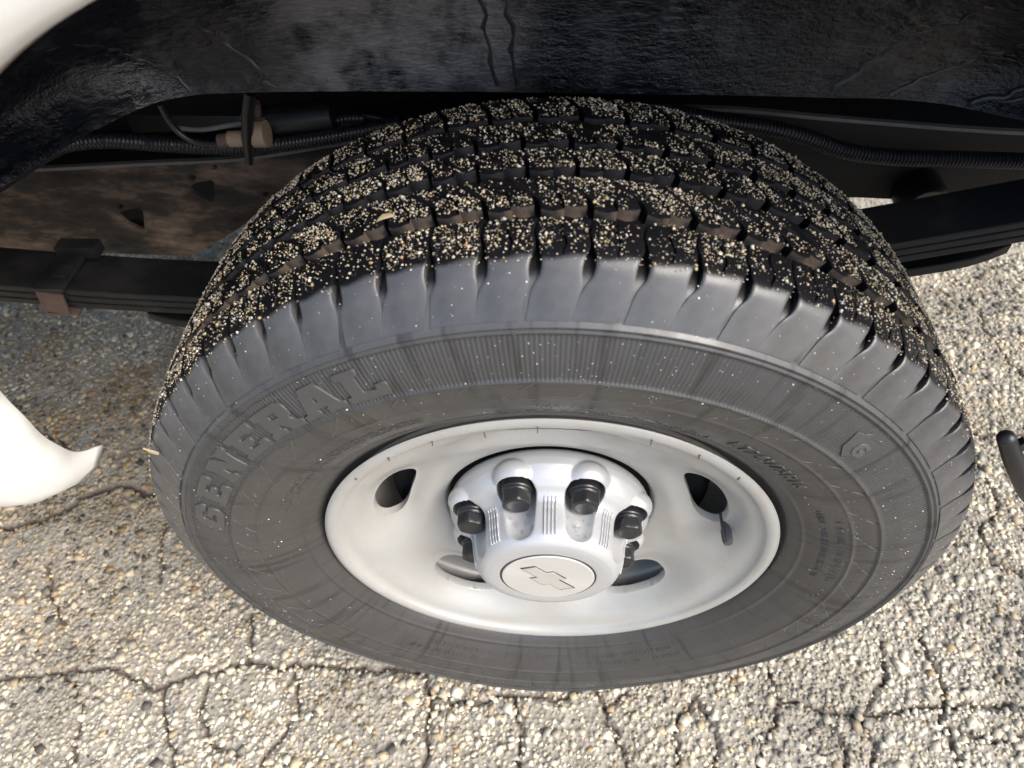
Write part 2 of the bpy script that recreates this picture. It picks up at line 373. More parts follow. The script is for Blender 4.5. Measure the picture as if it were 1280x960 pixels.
ti = ti*(1-.55*dust[:, None])+np.array([.66, .61, .50])*.55*dust[:, None]
deep = np.clip((vnoise(np.c_[A2, np.zeros(n)], 7.5, 33)-.55)*3.5, 0, 1); ti = ti*(1-.38*deep[:, None])
# stones browner and darker in a mottled oval under the van
st = np.clip(1.25-np.hypot((A2[:, 0]+.76)/.50, (A2[:, 1]-.38)/.52), 0, 1)*np.clip(vnoise(np.c_[A2, np.zeros(n)], 10, 3)*1.6, .3, 1)
ti = ti*(1-st[:, None]*np.array([.46, .56, .68]))*rng.uniform(.8, 1.15, (n, 1))
zz = ground_h(A2)+sz*rng.uniform(-.45, .16, n)
stones = scatter('gravel_stones', np.c_[A2, zz], sz, ti, STONE, ground, squash=.78, jit=.14, shape=(CBV, CBF), skew=.16)
stones['kind'] = 'stuff'; stones['label'] = 'cream, tan and grey stones set in the asphalt'

# ------------------------------------------------------------------ tyre
PR = np.array([(.205, .078), (.2165, .083), (.222, .0868), (.2245, .0905), (.2275, .0952), (.2325, .0997), (.2378, .1032), (.2385, .1042), (.2398, .1048), (.2405, .1044),
    (.25, .1103), (.262, .1162), (.2762, .1213), (.2768, .1222), (.2778, .1225), (.2784, .1219), (.29, .1244), (.2980, .1252), (.2984, .1266), (.2996, .1268), (.3002, .1252),
    (.315, .1238), (.330, .1203), (.3375, .1180), (.3382, .1200), (.3392, .1203), (.3398, .1190), (.3420, .1184), (.3426, .1196), (.3436, .1190), (.3442, .1166), (.350, .1132)])
UND = np.array([(.350, .1132), (.3545, .1102), (.3600, .1066), (.3650, .1030), (.3680, .0988), (.3700, .0935), (.3722, .086), (.3748, .070), (.3772, .045), (.3782, .0)])
def sw_y(r): return np.interp(r, PR[:, 0], PR[:, 1])
SMOOTH = np.array([(.2275, .0952), (.2378, .1032), (.25, .1103), (.262, .1162), (.2765, .1214), (.29, .1244), (.2985, .1253), (.315, .1238), (.330, .1203), (.338, .1180), (.345, .116)])
def sw_smooth(r): return np.interp(r, SMOOTH[:, 0], SMOOTH[:, 1])
def sag(V):
    """the loaded tyre flattens on the ground and bulges"""
    V = V.copy(); d = np.clip(.012-V[:, 2], 0, 1)
    b = np.exp(-((V[:, 2])/.07)**2)*np.exp(-(V[:, 0]/.16)**2)
    V[:, 1] *= 1+.07*b
    V[:, 2] = np.where(V[:, 2] < .012, .012-(.012)*(1-np.exp(-d/.012)), V[:, 2]); return V
def dense(P, step):
    out = [P[0]]
    for a, b in zip(P[:-1], P[1:]):
        k = max(1, int(np.linalg.norm(b-a)/step))
        for t in range(1, k+1): out.append(a+(b-a)*t/k)
    return np.array(out)
pm = dense(PR, .0025); um = dense(UND, .006)
half = np.r_[pm, um[1:]]
prof = np.r_[np.c_[half[:, 0], -half[:, 1]], np.c_[half[::-1][1:, 0], half[::-1][1:, 1]]]
NA = 900
aa = np.linspace(0, 2*PI, NA+1)
Rg, Ag = prof[:, 0][None, :], aa[:, None]
V = np.stack([Rg*np.cos(Ag), np.broadcast_to(prof[:, 1], (NA+1, len(prof))), ZC+Rg*np.sin(Ag)], -1).reshape(-1, 3)
FF = grid_faces(NA+1, len(prof), flip=False)
tyre = mesh_obj('tyre', sag(V), FF, SIDE, van)
me = tyre.data
uvl = me.uv_layers.new(name='UVMap'); vi = np.empty(len(me.loops), dtype=np.int32); me.loops.foreach_get('vertex_index', vi)
uvv = np.stack([np.broadcast_to(Ag/(2*PI), (NA+1, len(prof))), np.broadcast_to(Rg, (NA+1, len(prof)))], -1).reshape(-1, 2)
uvl.data.foreach_set('uv', uvv[vi].ravel().astype(np.float32))
me.materials.append(TREAD); npf = len(prof)-1; k0 = len(pm)-1+6
mi = np.zeros(len(me.polygons), dtype=np.int32).reshape(NA, npf); mi[:, k0:npf-k0] = 1; me.polygons.foreach_set('material_index', mi.ravel())
tag(tyre, 'worn black tyre with grit stuck all over its tread')

# tread blocks ------------------------------------------------------
CROWN = np.array([(0, .3870), (.03, .3866), (.055, .3856), (.07, .3842), (.082, .3822), (.09, .3800), (.0955, .3776), (.1, .374)])
def crown(y): return np.interp(np.abs(y), CROWN[:, 0], CROWN[:, 1])
NP = 72; DA = 2*PI/NP
def block_mesh(name, afun, yfun, us, vs, depth, rfun=None, drop=None, shoulder=None):
    """a tread block: a top sheet over (u, v) with walls of the given depth; angle 0 is the top of the wheel"""
    U, Vv = np.meshgrid(us, vs, indexing='ij')
    a = afun(U, Vv); y = yfun(U, Vv)
    if shoulder is None:
        r = crown(y)
        e = np.minimum(np.minimum(Vv, 1-Vv)*.034, np.minimum(U, 1-U)*.027); r = r-.0007*np.exp(-(e/.0006)**2)
        if drop is not None: r = r-drop(U, Vv)
        lo_r, lo_y = r*0+crown(y)-depth, y
    else:
        rp, yp, th = shoulder(Vv); r, y = rp, -yp
        e = np.minimum(U, 1-U)*.027; k = .0008*np.exp(-(e/.0007)**2)*np.clip((.70-Vv)*8, .12, 1)
        nr = .55+0*Vv
        r = r-k*.6; y = y+k*.8
        if drop is not None: r = r-drop(U, Vv)
        lo_r, lo_y = rp-th*.8, -(yp-th*.75*np.clip((yp-.07)/.03, 0, 1))
    def xyz(r, a, y): return np.stack([-r*np.sin(a), y, r*np.cos(a)], -1)
    top = xyz(r, a, y).reshape(-1, 3); nU, nV = U.shape
    idx = np.arange(nU*nV).reshape(nU, nV)
    F = grid_faces(nU, nV).tolist()
    loop = np.r_[idx[:, 0], idx[-1, 1:], idx[-2::-1, -1], idx[0, -2:0:-1]]
    low = xyz(lo_r, a, lo_y).reshape(-1, 3)[loop]; base = len(top); nl = len(loop)
    side_of = []
    for k in range(nl):
        k2 = (k+1) % nl; F.append([int(loop[k]), base+k, base+k2, int(loop[k2])])
        side_of.append(1 if (loop[k] in set(idx[:, 0]) and loop[k2] in set(idx[:, 0])) else 0)
    VV = np.r_[top, low]
    me = bpy.data.meshes.new(name); me.from_pydata(VV.tolist(), [], F); me.update()
    bm = bmesh.new(); bm.from_mesh(me); bmesh.ops.recalc_face_normals(bm, faces=bm.faces); 
    bm.to_mesh(me); bm.free()
    c = np.array([p.center[:] for p in me.polygons][:1])
    me.polygons.foreach_set('use_smooth', np.ones(len(me.polygons), dtype=bool)); me.set_sharp_from_angle(angle=math.radians(38))
    ntop = (nU-1)*(nV-1)
    return me, ntop, side_of, Vv.reshape(-1)
def zig(u, amp): return amp*(np.abs(((u*2) % 1)-.5)*4-1)
def u_cols(n_half, zs=.014):
    a = np.r_[0, .03, .08, np.linspace(.16, .40, n_half), .5-zs*2.2, .5-zs, .5, .5+zs, .5+zs*2.2, np.linspace(.60, .84, n_half), .92, .97, 1]; return np.unique(a)
US = u_cols(3)
blocks = []
def rib_block(name, ya, yb, lean, gap, bendv, phase, zamp, mats):
    """ya is the edge nearer the outer sidewall (more negative)"""
    g = gap/.387
    def afun(U, V):
        zg = np.interp(V, [0, .22, .5, .72, 1], [0, .05, -.06, .05, -.02])*np.exp(-((U-.5)/.22)**2)
        sh = lean*np.interp(V, [0, bendv, 1], [0, .08, 1])
        return (U-.5+zg)*(DA-g)+sh+phase
    def yfun(U, V):
        y0 = ya+np.where(U < .5, 1, -1)*.0011*zamp+zig(U, .0007*zamp); y1 = yb+np.where(U < .5, 1, -1)*.0011*zamp+zig(U+.25, .0008*zamp); return y0+(y1-y0)*V
    def drop(U, V): return .0045*np.exp(-((U-.5)/.012)**2)*np.clip(np.minimum(V, 1-V)*30+.15, 0, 1)
    me, ntop, side, _ = block_mesh(name, afun, yfun, US, np.linspace(0, 1, 13), .0098, drop=drop)
    for m_ in mats: me.materials.append(m_)
    mi = np.zeros(len(me.polygons), dtype=np.int32); mi[ntop:] = np.array(side); me.polygons.foreach_set('material_index', mi); return me
RIBS = [rib_block('tread_block', -.0553, -.0243, .058, .0044, .35, .00, 1.9, (TREAD, GRV)),
        rib_block('tread_block', -.0140, .0100, .028, .0032, .4, .02, 2.2, (TREAD, WALL)),
        rib_block('tread_block', .0183, .0452, .054, .0042, .4, .03, 2.0, (TREAD, WALL)),
        rib_block('tread_block', .0532, .0950, .036, .0040, .3, .01, 1.2, (TREAD, WALL))]
# shoulder block: runs over the edge and down the shoulder, with a leaf-shaped notch on each flank
SB = np.array([(.0648, .3843), (.074, .3835), (.082, .3820), (.088, .3804), (.0925, .3787), (.0955, .3768), (.0980, .3744), (.1003, .3713), (.1035, .3662), (.1070, .3605), (.1105, .3548), (.1135, .3500), (.1158, .3462)])
sbl = np.r_[0, np.cumsum(np.linalg.norm(np.diff(SB, axis=0), axis=1))]; sbl /= sbl[-1]
VS = np.unique(np.r_[np.linspace(0, 1, 30), .02, .98])
def shoulder_mesh(longleft):
    gw_v = [0, .22, .34, .42, .50, .58, .66, .72, .85, 1]
    gl = np.array([.0005, .0006, .0013, .0032, .0040, .0036, .0018, .0012, .0020, .0030])      # long channel, half width
    gs = np.array([.0005, .0006, .0013, .0032, .0040, .0036, .0016, .0004, .0000, .0000])      # short channel
    ll, rr = (gl, gs) if longleft else (gs, gl)
    def afun(U, V):
        r = .378
        gL = np.interp(V, gw_v, ll)/r; gR = np.interp(V, gw_v, rr)/r
        shift = np.interp(V, [0, .18, .30, .42, .6, 1], [-.0006, .0012, -.0006, 0, .0016, .0110])/r
        zg = np.interp(V, [0, .10, .26, .38, .42], [0, .0014, -.0014, .0012, 0])/r*np.exp(-((U-.5)/.2)**2)
        lo = -DA/2+gR; hi = DA/2-gL
        return lo+(hi-lo)*U+shift+zg
    def yfun(U, V): return V*0
    def sh(V):
        y = np.interp(V, sbl, SB[:, 0]); r = np.interp(V, sbl, SB[:, 1])
        return r, y+.0006, np.interp(V, [0, .3, .5, .64, .8, 1], [.0095, .0090, .0075, .0030, .0018, .0016])
    def drop(U, V): return .0045*np.exp(-((U-.5)/.012)**2)*np.clip((.40-V)*22, 0, 1)
    me, ntop, side, vv = block_mesh('tread_block', afun, yfun, US, VS, .0095, drop=drop, shoulder=sh)
    me.materials.append(SHLD)
    ed = np.r_[vv, np.ones(len(me.vertices)-len(vv))*.40]
    at = me.attributes.new('edge', 'FLOAT', 'POINT'); at.data.foreach_set('value', np.interp(ed, [.36, .48], [0, 1]).astype(np.float32)); return me
SHM = [shoulder_mesh(True), shoulder_mesh(False)]
rest = []
for k in range(NP):
    th = k*DA                      # rotation about the axle, 0 = top of the wheel
    ang = math.degrees(th) if th < PI else math.degrees(th)-360
    for j, meb in enumerate([SHM[k % 2]]+RIBS):
        if abs(ang) < 118:
            o = bpy.data.objects.new('tread_block', meb); link(o, tyre); o.location = (0, 0, ZC); o.rotation_euler = (0, th, 0)
        else: rest.append((meb, th))
VV, FF, off, E = [], [], 0, []
for meb, th in rest:
    v = np.empty(len(meb.vertices)*3); meb.vertices.foreach_get('co', v); v = v.reshape(-1, 3); c, s_ = math.cos(th), math.sin(th)
    v = np.stack([v[:, 0]*c+v[:, 2]*s_, v[:, 1], -v[:, 0]*s_+v[:, 2]*c+ZC], -1); v[:, 2] = np.maximum(v[:, 2], .0005)
    VV.append(v); FF += [[i+off for i in p.vertices] for p in meb.polygons]; off += len(v)
o = mesh_obj('lower_tread_blocks', np.concatenate(VV), FF, TREAD, tyre, True, 38); o['kind'] = 'stuff'

# raised writing ----------------------------------------------------
def curve_mesh(splines=None, text=None, size=.02, extrude=.001, bevel=.0003, offset=0, spacing=1):
    if text is not None:
        cu = bpy.data.curves.new('t', 'FONT'); cu.body = text; cu.size = size; cu.align_x = 'CENTER'; cu.align_y = 'CENTER'; cu.space_character = spacing; cu.resolution_u = 3; cu.offset = offset
    else:
        cu = bpy.data.curves.new('t', 'CURVE'); cu.dimensions = '2D'; cu.fill_mode = 'BOTH'
        for sp_ in splines:
            s = cu.splines.new('POLY'); s.points.add(len(sp_)-1); s.use_cyclic_u = True
            for p, q in zip(s.points, sp_): p.co = (q[0], q[1], 0, 1)
    cu.extrude = extrude; cu.bevel_depth = bevel; cu.bevel_resolution = 1
    o = bpy.data.objects.new('t', cu); COL.objects.link(o)
    dg = bpy.context.evaluated_depsgraph_get(); me = bpy.data.meshes.new_from_object(o.evaluated_get(dg))
    bpy.data.objects.remove(o); bpy.data.curves.remove(cu); return me
def wrap(me, ac, rc, sx=1):
    """bend a flat mesh (x along the reading direction, y outward, z height) onto the sidewall"""
    v = np.empty(len(me.vertices)*3); me.vertices.foreach_get('co', v); v = v.reshape(-1, 3)
    a = math.radians(ac)-v[:, 0]*sx/rc; r = rc+v[:, 1]
    y = sw_smooth(r); sl = (sw_smooth(r+.001)-sw_smooth(r-.001))/.002; nn = np.sqrt(1+sl**2)
    h = v[:, 2]; r2 = r-h*sl/nn; y2 = y+h/nn
    co = np.stack([r2*np.cos(a), -y2, ZC+r2*np.sin(a)], -1); me.vertices.foreach_set('co', co.ravel()); me.update(); return me
def on_tyre(name, me, mat=None):
    if not me.materials: me.materials.append(mat or SIDE)
    else: me.materials[0] = mat or SIDE
    me.name = name; o = link(bpy.data.objects.new(name, me), tyre); return o
LET = M_plain('raised letter rubber', (.052, .0505, .048), .34, var=.2, scale=60, bump=.3, bscale=500)
LINE = M_plain('moulded line rubber', (.068, .066, .063), .36, var=.2)
GL = {'G': [[(0, 2), (2, 0), (8, 0), (10, 2), (10, 5.4), (5.2, 5.4), (5.2, 3.8), (7.2, 3.8), (7.2, 2.4), (3, 2.4), (3, 7.6), (7, 7.6), (7, 6.6), (10, 6.6), (10, 8), (8, 10), (2, 10), (0, 8)]],
      'E': [[(0, 0), (10, 0), (10, 3.2), (7.6, 3.2), (7.6, 2.3), (4, 2.3), (4, 4), (7, 4), (7, 6), (4, 6), (4, 7.7), (7.6, 7.7), (7.6, 6.9), (10, 6.9), (10, 10), (0, 10), (0, 8), (1.2, 8), (1.2, 2), (0, 2)]],
      'N': [[(0, 0), (4, 0), (4, 2), (3.4, 2), (3.4, 6), (7, 0), (10, 0), (10, 8), (10.6, 8), (10.6, 10), (6.6, 10), (6.6, 8), (7.2, 8), (7.2, 4.6), (4, 10), (0, 10), (0, 8), (.6, 8), (.6, 2), (0, 2)]],
      'R': [[(0, 0), (4.6, 0), (4.6, 2), (4, 2), (4, 3.6), (5.2, 3.6), (7, 0), (11, 0), (11, 2), (10, 2), (8.6, 4.2), (9.8, 5.4), (9.8, 8.6), (8.4, 10), (0, 10), (0, 8), (1, 8), (1, 2), (0, 2)], [(4, 5.6), (4, 7.9), (6.6, 7.9), (6.6, 5.6)]],
      'A': [[(-.6, 0), (3.8, 0), (3.8, 1.8), (3.4, 1.8), (3.7, 2.6), (6.5, 2.6), (6.8, 1.8), (6.2, 1.8), (6.2, 0), (11, 0), (11, 1.8), (10.2, 1.8), (7.4, 10), (3, 10), (.6, 1.8), (-.6, 1.8)], [(4.4, 4.6), (5.1, 7), (5.8, 4.6)]],
      'L': [[(0, 0), (10, 0), (10, 4), (7.6, 4), (7.6, 2.4), (4.2, 2.4), (4.2, 8), (5.2, 8), (5.2, 10), (0, 10), (0, 8), (1.2, 8), (1.2, 2), (0, 2)]]}
def subdiv(poly, step=1.2):
    out = []
    for a, b in zip(poly, poly[1:]+poly[:1]):
        k = max(1, int(math.dist(a, b)/step)); out += [(a[0]+(b[0]-a[0])*t/k, a[1]+(b[1]-a[1])*t/k) for t in range(k)]
    return out
HL = .0255
for ch, ac in zip('GENERAL', (161.5, 153.2, 144.9, 137.0, 129.6, 122.0, 114.6)):
    spl = [[((x-5)*.0034, (y-5)*HL/10) for x, y in subdiv(p)] for p in GL[ch]]
    me = curve_mesh(spl, extrude=.0013, bevel=.0005); on_tyre('raised_letter', wrap(me, ac, .3180), LET)
on_tyre('size_marking', wrap(curve_mesh(text='LT245/75R16', size=.0175, extrude=.0007, bevel=.00025, offset=-.0003, spacing=1.02), 49, .2555, .94), LET)
on_tyre('origin_marking', wrap(curve_mesh(text='MADE IN USA', size=.0075, extrude=.0003, bevel=.0001), 88.9, .2600, 1), LET)
# worn small print nobody can read: short raised strokes in rows
def small_print(a0, a1, rows, hgt, dens, seed):
    rg = random.Random(seed); bm = bmesh.new()
    for rc in rows:
        a = a0
        while a > a1:
            if rg.random() < .16: a -= dens*1.3; continue
            for q in range(rg.choice((2, 3, 3))):
                lx = rg.uniform(-.3, .3)*dens; kind = rg.random()
                aa_ = math.radians(a+lx); ww, hh = (.0005, hgt*rg.uniform(.6, 1)) if kind < .6 else (.0022, .0006)
                r = rc+rg.uniform(-.3, .3)*hgt*(kind >= .6); y = float(sw_smooth(r))
                c = Vector((r*math.cos(aa_), -y-.0001, ZC+r*math.sin(aa_)))
                sl = float((sw_smooth(r+.002)-sw_smooth(r-.002))/.004)
                er = Vector((math.cos(aa_), -sl, math.sin(aa_))).normalized(); et = Vector((math.sin(aa_), 0, -math.cos(aa_))); en = et.cross(er)
                rot = Matrix((et, er, en)).transposed().to_4x4() @ Matrix.Rotation(rg.uniform(-.25, .25), 4, 'Z'); box_bm(bm, c, (ww, hh, .0010), rot)
            a -= dens
    return bm
bm_obj('small_print', small_print(159, 133, (.2600, .2535), .0055, .95, 1), LET, tyre)
bm_obj('small_print', small_print(133, 112, (.2615, .2580, .2545), .0030, .55, 2), LET, tyre)
bm_obj('small_print', small_print(100, 62, (.2490, .2455), .0026, .7, 3), LET, tyre)
bm_obj('small_print', small_print(29, -4, (.2560,), .0070, 1.1, 4), LET, tyre)
bm_obj('small_print', small_print(26, -8, (.2685,), .0080, 1.2, 5), LET, tyre)
bm_obj('small_print', small_print(-52, -128, (.2640, .2530), .0075, 1.2, 6), LET, tyre)
# kinked moulded lines of the inner sidewall
def ribbon(bm, pts, wd, h):
    vs = []
    for k, (a, r) in enumerate(pts):
        a_ = math.radians(a); y = float(sw_smooth(r)); vs.append(Vector((r*math.cos(a_), -y, ZC+r*math.sin(a_))))
    for p, q in zip(vs[:-1], vs[1:]):
        d = (q-p); L_ = d.length; d.normalize(); nrm = Vector((0, -1, 0)); s = d.cross(nrm).normalized(); nrm = s.cross(d)
        rot = Matrix((d, s, nrm)).transposed().to_4x4(); box_bm(bm, (p+q)/2, (L_+wd*.6, wd, h*2), rot)
for a in np.arange(-32, 232, 9.6):
    bm = bmesh.new(); j = random.uniform(-1, 1)*.6; lean = 4.6
    a += j
    ribbon(bm, [(a, .2972), (a+lean*.42, .2890)], .0011, .00045); ribbon(bm, [(a+lean*.52, .2872), (a+lean*.60, .2850)], .0009, .0003); ribbon(bm, [(a+lean*.80, .2838), (a+lean*1.15, .2760)], .0010, .00045)
    bm_obj('moulded_line', bm, LINE, tyre, .00022, seg=1)
# shield emblem with a round letter G
sh_ = [(-.5, 11), (1.2, 6.2), (6, 6.6), (12, 8), (10.4, 2), (8, -6), (0, -12), (-8, -6), (-9.6, 1), (-10.5, 6), (-5, 7)]
me = curve_mesh([[(x*.00118, y*.00118) for x, y in subdiv(sh_, 3)]], extrude=.0008, bevel=.0003); em = on_tyre('shield_emblem', wrap(me, 47.4, .3190, 1), LET)
me = curve_mesh(text='G', size=.0165, extrude=.0004, bevel=.0003, offset=.0005); wrap(me, 46.6, .3165)
v = np.empty(len(me.vertices)*3); me.vertices.foreach_get('co', v); v = v.reshape(-1, 3); v[:, 1] -= .0010; me.vertices.foreach_set('co', v.ravel()); on_tyre('emblem_letter', me, LINE)

# ------------------------------------------------------------------ wheel rim
RP = np.array([(.2120, -.086), (.2180, -.0925), (.2208, -.0952), (.2213, -.0972), (.2202, -.0988), (.2175, -.0994), (.2130, -.0990), (.2092, -.0968), (.2068, -.0928), (.2040, -.0902), (.1980, -.0880), (.1900, -.0845), (.1750, -.0765), (.1600, -.0680), (.1450, -.0600), (.1300, -.0530), (.1180, -.0480), (.1095, -.0440), (.1060, -.0370), (.1040, -.0270), (.0900, -.0265)])
rl = dense(RP[:8], .0012)[:-1]; rl = np.r_[rl, dense(RP[7:], .0011)]
# smooth the inner part
ys = rl[:, 1].copy()
for _ in range(12):
    y2 = ys.copy(); y2[9:-1] = (ys[8:-2]+2*ys[9:-1]+ys[10:])/4; ys = y2
rl[:, 1] = ys
NR = 1080; ar = np.linspace(0, 2*PI, NR, endpoint=False)
Rg, Ag = np.broadcast_to(rl[:, 0], (NR, len(rl))), np.broadcast_to(ar[:, None], (NR, len(rl)))
Yg = np.broadcast_to(rl[:, 1], Rg.shape).copy()
def win_level(R, A):
    best = np.full(R.shape, 9.); sig = []
    for k in range(5):
        ac = math.radians(91.5+72*k); da = (A-ac+PI) % (2*PI)-PI
        u = da*R; v = R-.1620; hw = .0450+.25*v
        f = (np.abs(u/hw)**2.5+np.abs(v/.0175)**2.5)**(1/2.5); best = np.minimum(best, f)
    da = (A-math.radians(8.0)+PI) % (2*PI)-PI
    f = np.sqrt((da*R/.0062)**2+((R-.1810)/.0115)**2); return best, best
Fw, Fall = win_level(Rg, Ag)
dd = np.clip((Fw-1)*.0165, 0, 1)
Yg = Yg+.0105*np.exp(-(dd/.0105)**1.5)-.0012*np.exp(-((dd-.018)/.008)**2)
# pull remaining verts inside the opening onto its outline
R2, A2_ = Rg.copy(), Ag.copy(); inside = Fall < 1
vid = np.arange(NR*len(rl)).reshape(NR, len(rl))
FF = grid_faces(NR, len(rl), wrap_n=True); ins = inside.ravel(); allin = ins[FF].all(1); FF = FF[~allin]
used = np.zeros(NR*len(rl), bool); used[FF.ravel()] = True
fixm = (used & ins).reshape(inside.shape); gi, gj = np.where(fixm)
for i, j in zip(gi, gj):
    a91 = math.radians(91.5); k = int(round((ar[i]-a91)/(2*PI/5))); ac = a91+k*2*PI/5; r, a = Rg[i, j], ar[i]
    if Fw[i, j] >= 1: ac = math.radians(8.0); rc = .1810
    else: rc = .1620
    lo, hi = 1., 2.5
    da = (a-ac+PI) % (2*PI)-PI
    for _ in range(18):
        t = (lo+hi)/2; f = win_level(np.array([rc+(r-rc)*t]), np.array([ac+da*t]))[1][0]
        if f < 1: lo = t
        else: hi = t
    R2[i, j] = rc+(r-rc)*hi; A2_[i, j] = ac+da*hi
V = np.stack([R2*np.cos(A2_), Yg, ZC+R2*np.sin(A2_)], -1).reshape(-1, 3)
bm = bmesh.new(); remap = -np.ones(len(V), int); remap[used] = np.arange(used.sum())
bv = [bm.verts.new(c) for c in V[used]]
for f in FF: bm.faces.new([bv[i] for i in remap[f]])
bm.verts.index_update()
be = [e for e in bm.edges if len(e.link_faces) == 1 and .12 < math.hypot(e.verts[0].co.x, e.verts[0].co.z-ZC) < .205]
ex = bmesh.ops.extrude_edge_only(bm, edges=be); nv = [g for g in ex['geom'] if isinstance(g, bmesh.types.BMVert)]
for v in nv: v.co.y += .009
rim = bm_obj('wheel_rim', bm, SILVER, van, 0, True, 50)
tag(rim, 'silver painted steel rim with five oval openings')
# barrel behind the disc
bp = np.array([(.2120, -.086), (.2110, -.080), (.2110, -.060), (.2090, -.048), (.1960, -.040), (.1940, -.020), (.1950, .03), (.2000, .06), (.2100, .085), (.2180, .095)])
bp = catmull(bp, 40); ab = np.linspace(0, 2*PI, 180, endpoint=False)
V = np.stack([bp[:, 0][None]*np.cos(ab)[:, None], np.broadcast_to(bp[:, 1], (180, 40)), ZC+bp[:, 0][None]*np.sin(ab)[:, None]], -1).reshape(-1, 3)
mesh_obj('rim_barrel', V, grid_faces(180, 40, wrap_n=True), SILVER, rim)
def lathe(name, P, mat, parent, center=(0, 0, ZC), seg=64, closed=True, angle=35, axis=None):
    """P: (radius, y) pairs turned about an axis along y"""
    P = np.asarray(P, float); a = np.linspace(0, 2*PI, seg, endpoint=False)
    V = np.stack([P[:, 0][None]*np.cos(a)[:, None], np.broadcast_to(P[:, 1], (seg, len(P))), P[:, 0][None]*np.sin(a)[:, None]], -1).reshape(-1, 3)
    o = mesh_obj(name, V, grid_faces(seg, len(P), wrap_n=True), mat, parent, False)
    bm = bmesh.new(); bm.from_mesh(o.data); bmesh.ops.remove_doubles(bm, verts=bm.verts, dist=1e-6); bmesh.ops.recalc_face_normals(bm, faces=bm.faces)
    bm.to_mesh(o.data); bm.free(); m = o.data; m.polygons.foreach_set('use_smooth', np.ones(len(m.polygons), dtype=bool)); m.set_sharp_from_angle(angle=math.radians(angle))
    o.location = center; return o
lathe('brake_drum', [(0, -.032), (.10, -.032), (.160, -.026), (.168, -.018), (.168, .07), (.15, .075), (0, .075)], DARKM, van)
lathe('axle_tube', [(0, .07), (.05, .07), (.05, 1.35), (0, 1.35)], DARKM, van)
# valve stem poking out of the slot
pv = aty(909, 668, -.104); pw = aty(904, 640, -.075)
vs = lathe('valve_stem', [(0, .022), (.0044, .022), (.0044, .004), (.0049, .002), (.0049, -.009), (.0042, -.012), (0, -.0125)], GREYV, rim, (.1765*math.cos(math.radians(5.6)), -.077, ZC+.1765*math.sin(math.radians(5.6))), 24)
bm = bmesh.new()
for q in range(10):
    a = q*2*PI/10; box_bm(bm, (.0049*math.cos(a), -.003, .0049*math.sin(a)), (.0008, .011, .0008))
rb = bm_obj('grip_ribs', bm, GREYV, rim); rb.location = vs.location
# small rust ticks on the rim lip
for px_, py_, dx, dy in [(605, 540, 2, 7), (672, 533, 0, 8), (540, 551, 1, 6), (815, 549, -2, 7), (875, 568, -2, 6), (925, 596, -3, 4), (485, 571, 2, 5), (444, 597, 2, 3)]:
    a = aty(px_, py_+1, -.0992); b = aty(px_+dx, py_+dy, -.0992); d = Vector(b-a)
    rot = d.to_track_quat('X', 'Y').to_matrix().to_4x4(); bm = bmesh.new(); box_bm(bm, (a+b)/2, (d.length, .0009, .0009), rot); bm_obj('rust_run', bm, RUST, rim)

# ------------------------------------------------------------------ centre cap
cp = [(0, -.040), (.1010, -.040), (.1032, -.044), (.1036, -.0505), (.1022, -.0575), (.0985, -.0640), (.0945, -.0695), (.0890, -.0735), (.0830, -.0765), (.0790, -.0795), (.0768, -.0830), (.0752, -.0900), (.0735, -.1010), (.0720, -.1090), (.0703, -.1145), (.0672, -.1190), (.0630, -.1215), (.0570, -.1225), (.0476, -.1225), (.0468, -.1217), (0, -.1217)]
cap = lathe('center_cap', cp, CAPM, van, seg=144)
def temp(bm):
    bmesh.ops.recalc_face_normals(bm, faces=bm.faces); me = bpy.data.meshes.new('tmp'); bm.to_mesh(me); bm.free(); o = bpy.data.objects.new('tmp', me); COL.objects.link(o); o.location = (0, 0, ZC); return o
LUGS = [math.radians(22.5+45*k) for k in range(8)]
b1, b2 = bmesh.new(), bmesh.new()
for a in LUGS:
    er = Vector((math.cos(a), 0, math.sin(a)))
    m = Matrix.Translation(er*.0850+Vector((0, -.0600, 0))) @ Matrix.Diagonal((.0236, .0168, .0236, 1)); bmesh.ops.create_uvsphere(b1, u_segments=32, v_segments=16, radius=1, matrix=m)
    # flute cutter: round-ended bar parallel to the axle
    et = Vector((-math.sin(a), 0, math.cos(a))); ring = []
    prof_ = [(0, -.0560), (.0186, -.0560), (.0186, -.1060), (.0183, -.1100), (.0168, -.1150), (.0135, -.1185), (.0075, -.1205), (0, -.121)]
    ns = 40; rows = []
    for (rr, y) in prof_:
        if rr == 0: rows.append([b2.verts.new(er*.0840+Vector((0, y, 0)))])
        else: rows.append([b2.verts.new(er*.0840+er*(rr*math.cos(q))+et*(rr*math.sin(q))+Vector((0, y, 0))) for q in np.linspace(0, 2*PI, ns, endpoint=False)])
    for A, B in zip(rows[:-1], rows[1:]):
        for q in range(ns):
            if len(A) == 1: b2.faces.new((A[0], B[q], B[(q+1) % ns]))
            elif len(B) == 1: b2.faces.new((A[q], B[0], A[(q+1) % ns]))
            else: b2.faces.new((A[q], B[q], B[(q+1) % ns], A[(q+1) % ns]))
u1, d1 = temp(b1), temp(b2)
for o, op in ((u1, 'UNION'), (d1, 'DIFFERENCE')):
    md = cap.modifiers.new('b', 'BOOLEAN'); md.object = o; md.operation = op; md.solver = 'EXACT'
md = cap.modifiers.new('r', 'REMESH'); md.mode = 'VOXEL'; md.voxel_size = .0009
md = cap.modifiers.new('s', 'SMOOTH'); md.factor = .5; md.iterations = 18
bpy.context.view_layer.update()
dg = bpy.context.evaluated_depsgraph_get(); nm = bpy.data.meshes.new_from_object(cap.evaluated_get(dg)); cap.modifiers.clear(); cap.data = nm; nm.name = 'center_cap'
nm.materials.clear(); nm.materials.append(CAPM); nm.polygons.foreach_set('material_index', np.zeros(len(nm.polygons), dtype=np.int32))
